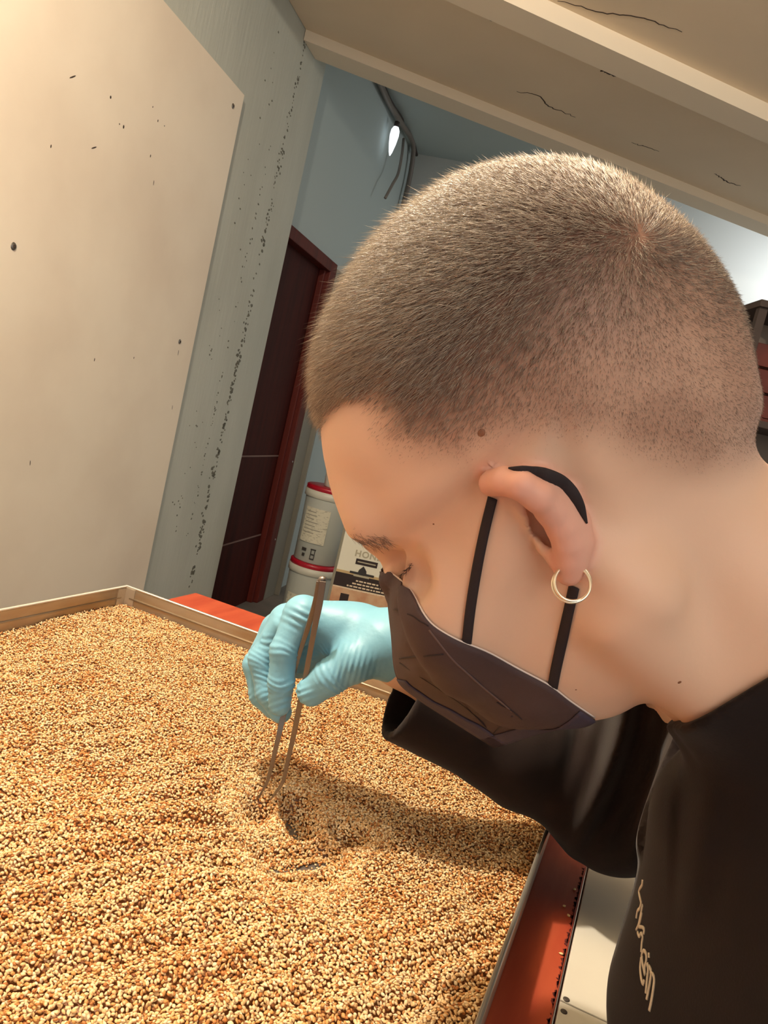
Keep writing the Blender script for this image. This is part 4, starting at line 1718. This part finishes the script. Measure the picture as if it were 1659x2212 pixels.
def shirt_sdf(p):
    d = torso_sdf(p)
    d = smin(d, s_cap(p, TZ(1.10, -0.01) + np.array([0, -0.14, -0.03]), TZ(1.10, 0.0) + np.array([0, 0.14, -0.03]), 0.062), 0.04)
    d = smin(d, smin(neck_sdf(p), trunk_sdf(p), 0.02) - 0.006, 0.03)
    d = smax(d, (p - cpa) @ cn, 0.003)             # collar cut
    d = smin(d, sleeve_core(p), 0.02)
    d = d + fold(p)
    # second set of folds down the chest
    x, y, z = to_px(p)
    wc = sstep(1440, 1470, x) * sstep(1600, 1480, x) * sstep(1650, 1750, y) * sstep(2050, 1900, y) * (z < 0.5)
    d = d + wc * 0.0022 * np.sin((x + (y - 1700) * 0.22 - 1440) / 24.0)
    # left sleeve: upper arm hangs out of frame
    la = s_cap(p, TZ(1.05) + np.array([0.0, -0.18, 0]), TZ(0.86, 0.12) + np.array([0, -0.22, 0]), 0.056, 0.06)
    d = smin(d, la, 0.02)
    # cuff of the right sleeve: cut and hollow
    ax = unit(P(1110, 1612, 0.672) - P(885, 1500, 0.655))
    cut = ax
    d = smax(d, -((p - P(864, 1520, 0.652)) @ cut), 0.0015)
    d = smax(d, -s_cap(p, P(800, 1458, 0.650), P(960, 1537, 0.661), 0.0350, 0.0335), 0.001)
    return d


M_shirt = mat('black_cotton', lin(28, 18, 16), 0.85, spec=0.22, noise=(3, lin(23, 14, 12), 0.4, 0.7), bump=(700, 0.25, 0.0004))
_sb = M_shirt.node_tree.nodes['Principled BSDF']
_sb.inputs['Sheen Weight'].default_value = 0.09
_sb.inputs['Sheen Roughness'].default_value = 0.45
SV, SF = mesh_sdf(shirt_sdf, (-0.06, 0.10, 0.74), (0.50, 0.86, 1.26), 0.0031)
shirt = body_part('t_shirt', SV, SF, M_shirt)
shirt['label'] = 'black t-shirt with cream script lettering on the chest'
print('shirt', len(SV))
# neckband
M_rib = mat('black_rib', lin(24, 15, 14), 0.9)
# script lettering on the chest
M_ink = mat('cream_print', lin(206, 190, 166), 0.8)
STROKES = [[(748, 540), (742, 600), (718, 640), (705, 680), (715, 740), (727, 790)], [(735, 790), (715, 870), (690, 900), (680, 950), (675, 990)],
           [(748, 830), (735, 900), (700, 1060), (675, 1120)], [(740, 920), (720, 1020), (705, 1080), (740, 1090), (765, 1110), (760, 1170)],
           [(690, 1150), (710, 1200), (730, 1160), (748, 1200), (737, 1290), (732, 1380)],
           [(735, 1430), (745, 1380), (765, 1360), (788, 1400), (790, 1480), (772, 1560), (776, 1640)], [(740, 1430), (745, 1500), (762, 1580), (776, 1645)],
           [(732, 1440), (720, 1560), (733, 1690), (755, 1750), (766, 1700)], [(820, 1385), (820, 1445)], [(802, 1510), (812, 1580), (800, 1700), (785, 1860)],
           [(820, 1540), (845, 1600), (835, 1720), (800, 1900), (795, 1930)], [(840, 1620), (870, 1640), (882, 1700), (872, 1800), (852, 1930), (825, 2060)]]
lt = None
LV, LF = [], []
for s_ in STROKES:
    pp = spline(np.array([(1250 + a / 5.368, 1800 + b / 5.368) for a, b in s_]), 16)
    q, h_ = trace(shirt_sdf, pp[:, 0], pp[:, 1], 0.25, 0.56)
    if h_.sum() < 6:
        continue
    q = q[h_]
    g = grad(shirt_sdf, q, 1e-3)
    g /= np.linalg.norm(g, axis=1)[:, None]
    v, f = tubev(q + g * 0.0003, 0.0012, 6, flat=(list(g), 0.5))
    LF += [tuple(k + len(LV) for k in t) for t in f]
    LV += list(v)
if LV:
    o = obj('script_lettering', LV, LF, M_ink, None, True)
    sub(o, shirt)

# ------------------------------------------------------------------ gloved hand
FING = {
    'index': ([(655, 1330, .658), (614, 1405, .650), (607, 1473, .652), (604, 1522, .656)], [.0165, .0115, .0106, .0094]),
    'middle': ([(622, 1345, .682), (567, 1424, .676), (580, 1495, .673), (606, 1538, .671)], [.0160, .0118, .0108, .0096]),
    'ring': ([(602, 1362, .700), (553, 1436, .694), (565, 1500, .690), (590, 1530, .686)], [.0155, .0112, .0104, .0092]),
    'little': ([(592, 1388, .715), (562, 1440, .710), (572, 1492, .705), (596, 1518, .700)], [.0140, .0098, .0092, .0085]),
    'thumb': ([(815, 1400, .642), (766, 1428, .632), (714, 1462, .631), (673, 1493, .637)], [.0225, .0165, .0136, .0122]),
}
FP = {k: ([P(*q) for q in a], b) for k, (a, b) in FING.items()}


def joint_wrinkle(p, pts, amp, freq, which):
    out = 0
    for i in which:
        a = pts[i]
        t = unit(pts[i + 1] - pts[i - 1])
        s = (p - a) @ t
        dist = np.linalg.norm(p - a, axis=1)
        out = out + amp * np.sin(s * freq + 2.5 * np.sin((p @ np.array([190., 70, 120])))) * np.exp(-(s / 0.0065) ** 2) * (dist < 0.03)
    return out


def glove_core(p):
    w0 = P(862, 1395, .655)
    w1 = P(925, 1440, .660)
    d = s_cap(p, w0, w1, 0.0285, 0.029)
    d = smin(d, s_cap(p, w0, P(745, 1362, .660), 0.0275, 0.022), 0.015)
    for k, r in (('index', .0185), ('middle', .019), ('ring', .018), ('little', .017)):
        d = smin(d, s_cap(p, P(770, 1372, .668), FP[k][0][0], 0.021, FP[k][1][0]), 0.012)
    d = smin(d, s_cap(p, P(750, 1380, .684), P(648, 1420, .690), 0.018, 0.018), 0.012)
    for k in ('index', 'middle', 'ring', 'little'):
        f = chain(p, *FP[k], 0.004)
        d = smin(d, f, 0.0045)
    d = smin(d, chain(p, *FP['thumb'], 0.006), 0.012)
    # glove is stretched in a web between the first two fingers
    d = smin(d, s_cap(p, P(606, 1352, .668), P(585, 1375, .672), 0.006, 0.004), 0.008)
    return d


def glove_sdf(p):
    d = glove_core(p)
    x, y, z = to_px(p)
    wr = joint_wrinkle(p, FP['index'][0], 0.0004, 1300, (1, 2)) + joint_wrinkle(p, FP['middle'][0], 0.0003, 1300, (1, 2)) + joint_wrinkle(p, FP['thumb'][0], 0.0004, 1500, (2,))
    # fine pleats across the ball of the thumb
    wt_ = np.exp(-((x - 752) / 48) ** 2 - ((y - 1440) / 42) ** 2) * (z < 0.66)
    wr = wr + wt_ * 0.00045 * np.sin((x * 0.97 + y * 0.25) / 1.9)
    # crumple on top of the knuckle
    wk = np.exp(-((x - 648) / 30) ** 2 - ((y - 1335) / 22) ** 2) * (z < 0.68)
    wr = wr + wk * 0.0008 * np.sin((y * 0.9 - x * 0.45) / 2.6)
    # fingertip folds
    for cx, cy in ((600, 1520), (655, 1505)):
        wf = np.exp(-((x - cx) / 26) ** 2 - ((y - cy) / 22) ** 2) * (z < 0.68)
        wr = wr + wf * 0.0005 * np.sin((y + 0.35 * x) / 2.3)
    d = d + wr
    # cuff: ragged rolled end
    ax = unit(P(925, 1440, .660) - P(862, 1395, .655))
    cut = (p - P(872, 1412, .655)) @ ax
    d = smax(d, cut - 0.0015 * np.sin(y / 4.5) - 0.001 * np.sin(y / 2.1 + x / 3), 0.0015)
    return d


M_glove = mat('blue_nitrile', lin(118, 174, 198), 0.46, spec=0.45, bump=(160, 0.3, 0.0012))
GV, GF = mesh_sdf(glove_sdf, P(700, 1400, .66) - 0.125, P(700, 1400, .66) + 0.125, 0.00115)
glove = body_part('glove', GV, GF, M_glove)
glove['label'] = 'light blue disposable glove on the hand holding tweezers'
print('glove', len(GV))

# ------------------------------------------------------------------ trousers, shoes (below the frame), stool
M_trs = mat('dark_trousers', lin(36, 34, 40), 0.85)
hipz = 0.56


def trs_sdf(p):
    d = s_cap(p, (0.43, 0.33, hipz), (0.43, 0.49, hipz), 0.11, 0.11)
    for s in (-1, 1):
        d = smin(d, chain(p, [np.array([0.42, 0.41 + s * 0.09, hipz - 0.01]), np.array([0.02, 0.43 + s * 0.12, hipz - 0.02]), np.array([0.06, 0.43 + s * 0.12, 0.11])], [0.085, 0.065, 0.05], 0.03), 0.03)
    d = smin(d, s_cap(p, (0.40, 0.41, hipz), (0.37, 0.41, 0.78), 0.10, 0.10), 0.05)
    return d


TV, TF = mesh_sdf(trs_sdf, (-0.12, 0.14, 0.03), (0.60, 0.70, 0.93), 0.012)
body_part('trousers', TV, TF, M_trs)
for s in (-1, 1):
    y0 = 0.43 + s * 0.12
    SVv, SFf = mesh_sdf(lambda p: smax(smin(s_ell(p, (0.0, y0, 0.035), (0.13, 0.045, 0.04)), s_ell(p, (0.06, y0, 0.06), (0.055, 0.043, 0.06)), 0.02), 0.001 - p[:, 2], 0.004), (-0.16, y0 - 0.07, -0.02), (0.16, y0 + 0.07, 0.16), 0.008)
    body_part('shoe', SVv, SFf, M_strap)
M_wood = mat('stool_wood', lin(150, 110, 70), 0.6)
st = empty('stool', (0.46, 0.41, 0))
tag(st, 'plain wooden stool the person sits on', 'stool')
V_, F_ = lathev([(0.165, 0.415), (0.17, 0.42), (0.17, 0.44), (0.165, 0.445)], 32)
obj('seat', V_, F_, M_wood, st)
for a in range(4):
    t = math.pi / 4 + a * math.pi / 2
    tube('leg', [(0.17 * math.cos(t), 0.17 * math.sin(t), 0.0), (0.11 * math.cos(t), 0.11 * math.sin(t), 0.415)], 0.016, M_wood, st, 10)

# ------------------------------------------------------------------ tweezers
M_steel = mat('tweezer_steel', lin(128, 120, 113), 0.36, 0.8)
TIPD = (onz(570, 1722, Z_SEED + 0.004) - CAM) @ CF


def tpt(px, py):
    # tweezers stand upright: depth falls slightly towards the top
    return TIPD - 0.050 * (1722 - py) / 470.0


tw0 = P(570, 1722, TIPD)
tw = empty('tweezers', tuple(tw0))
tag(tw, 'long steel tweezers with bent tips held in the blue glove', 'tweezers')
vwd = unit(CF)


def tw_arm(name, pts, wids, thk, label=None):
    pp = spline(np.array(pts, float), 60)
    q = np.array([P(a, b, tpt(a, b) + c) for a, b, c in pp]) - tw0
    t_ = np.linspace(0, 1, 60)
    wd_ = np.interp(t_, np.linspace(0, 1, len(wids)), wids)
    V, F = [], []
    side = unit(CR)
    for i in range(60):
        t = unit(q[min(i + 1, 59)] - q[max(i - 1, 0)])
        s_ = unit(side - t * (side @ t))
        n_ = np.cross(t, s_)
        th_ = np.interp(t_[i], np.linspace(0, 1, len(thk)), thk)
        for a, b in ((-1, -1), (1, -1), (1, 1), (-1, 1)):
            V.append(q[i] + s_ * a * th_ + n_ * b * wd_[i])
    for i in range(59):
        for k in range(4):
            F.append((i * 4 + k, i * 4 + (k + 1) % 4, i * 4 + 4 + (k + 1) % 4, i * 4 + 4 + k))
    F += [(3, 2, 1, 0), (236, 237, 238, 239)]
    o = obj(name, V, F, M_steel, tw)
    bv = o.modifiers.new('bevel', 'BEVEL')
    bv.width = 0.0003
    bv.segments = 2
    bv.limit_method = 'ANGLE'
    return o


tw_arm('arm', [(698, 1254, -.004), (691, 1300, -.005), (680, 1355, -.006), (666, 1430, -.006), (655, 1490, -.004), (646, 1530, -.002), (634, 1590, 0), (622, 1642, 0), (612, 1686, 0), (598, 1709, 0), (584, 1728, 0)],
       [0.0030, 0.0036, 0.0038, 0.0034, 0.0028, 0.0022, 0.0018, 0.0014, 0.0006], [0.0026, 0.0026, 0.0022, 0.0022, 0.0023, 0.0023, 0.0020, 0.0016, 0.0007])
tw_arm('arm', [(691, 1254, .001), (682, 1298, .002), (668, 1345, .005), (650, 1400, .012), (630, 1470, .018), (615, 1535, .015), (602, 1590, .007), (589, 1645, .003), (578, 1686, .003), (568, 1706, .002), (558, 1724, .002)],
       [0.0030, 0.0036, 0.0038, 0.0034, 0.0028, 0.0022, 0.0018, 0.0014, 0.0006], [0.0026, 0.0022, 0.0018, 0.0018, 0.0021, 0.0023, 0.0020, 0.0016, 0.0007])
hq0 = P(697, 1252, tpt(697, 1252) - .002) - tw0
V_, F_ = icosphere(3)
capv = hq0 + V_[:, 0:1] * CR * 0.0036 + V_[:, 1:2] * CU * 0.003 + V_[:, 2:3] * CF * 0.0036
o = fast_mesh('end_cap', capv, F_, M_steel)
o.parent = tw
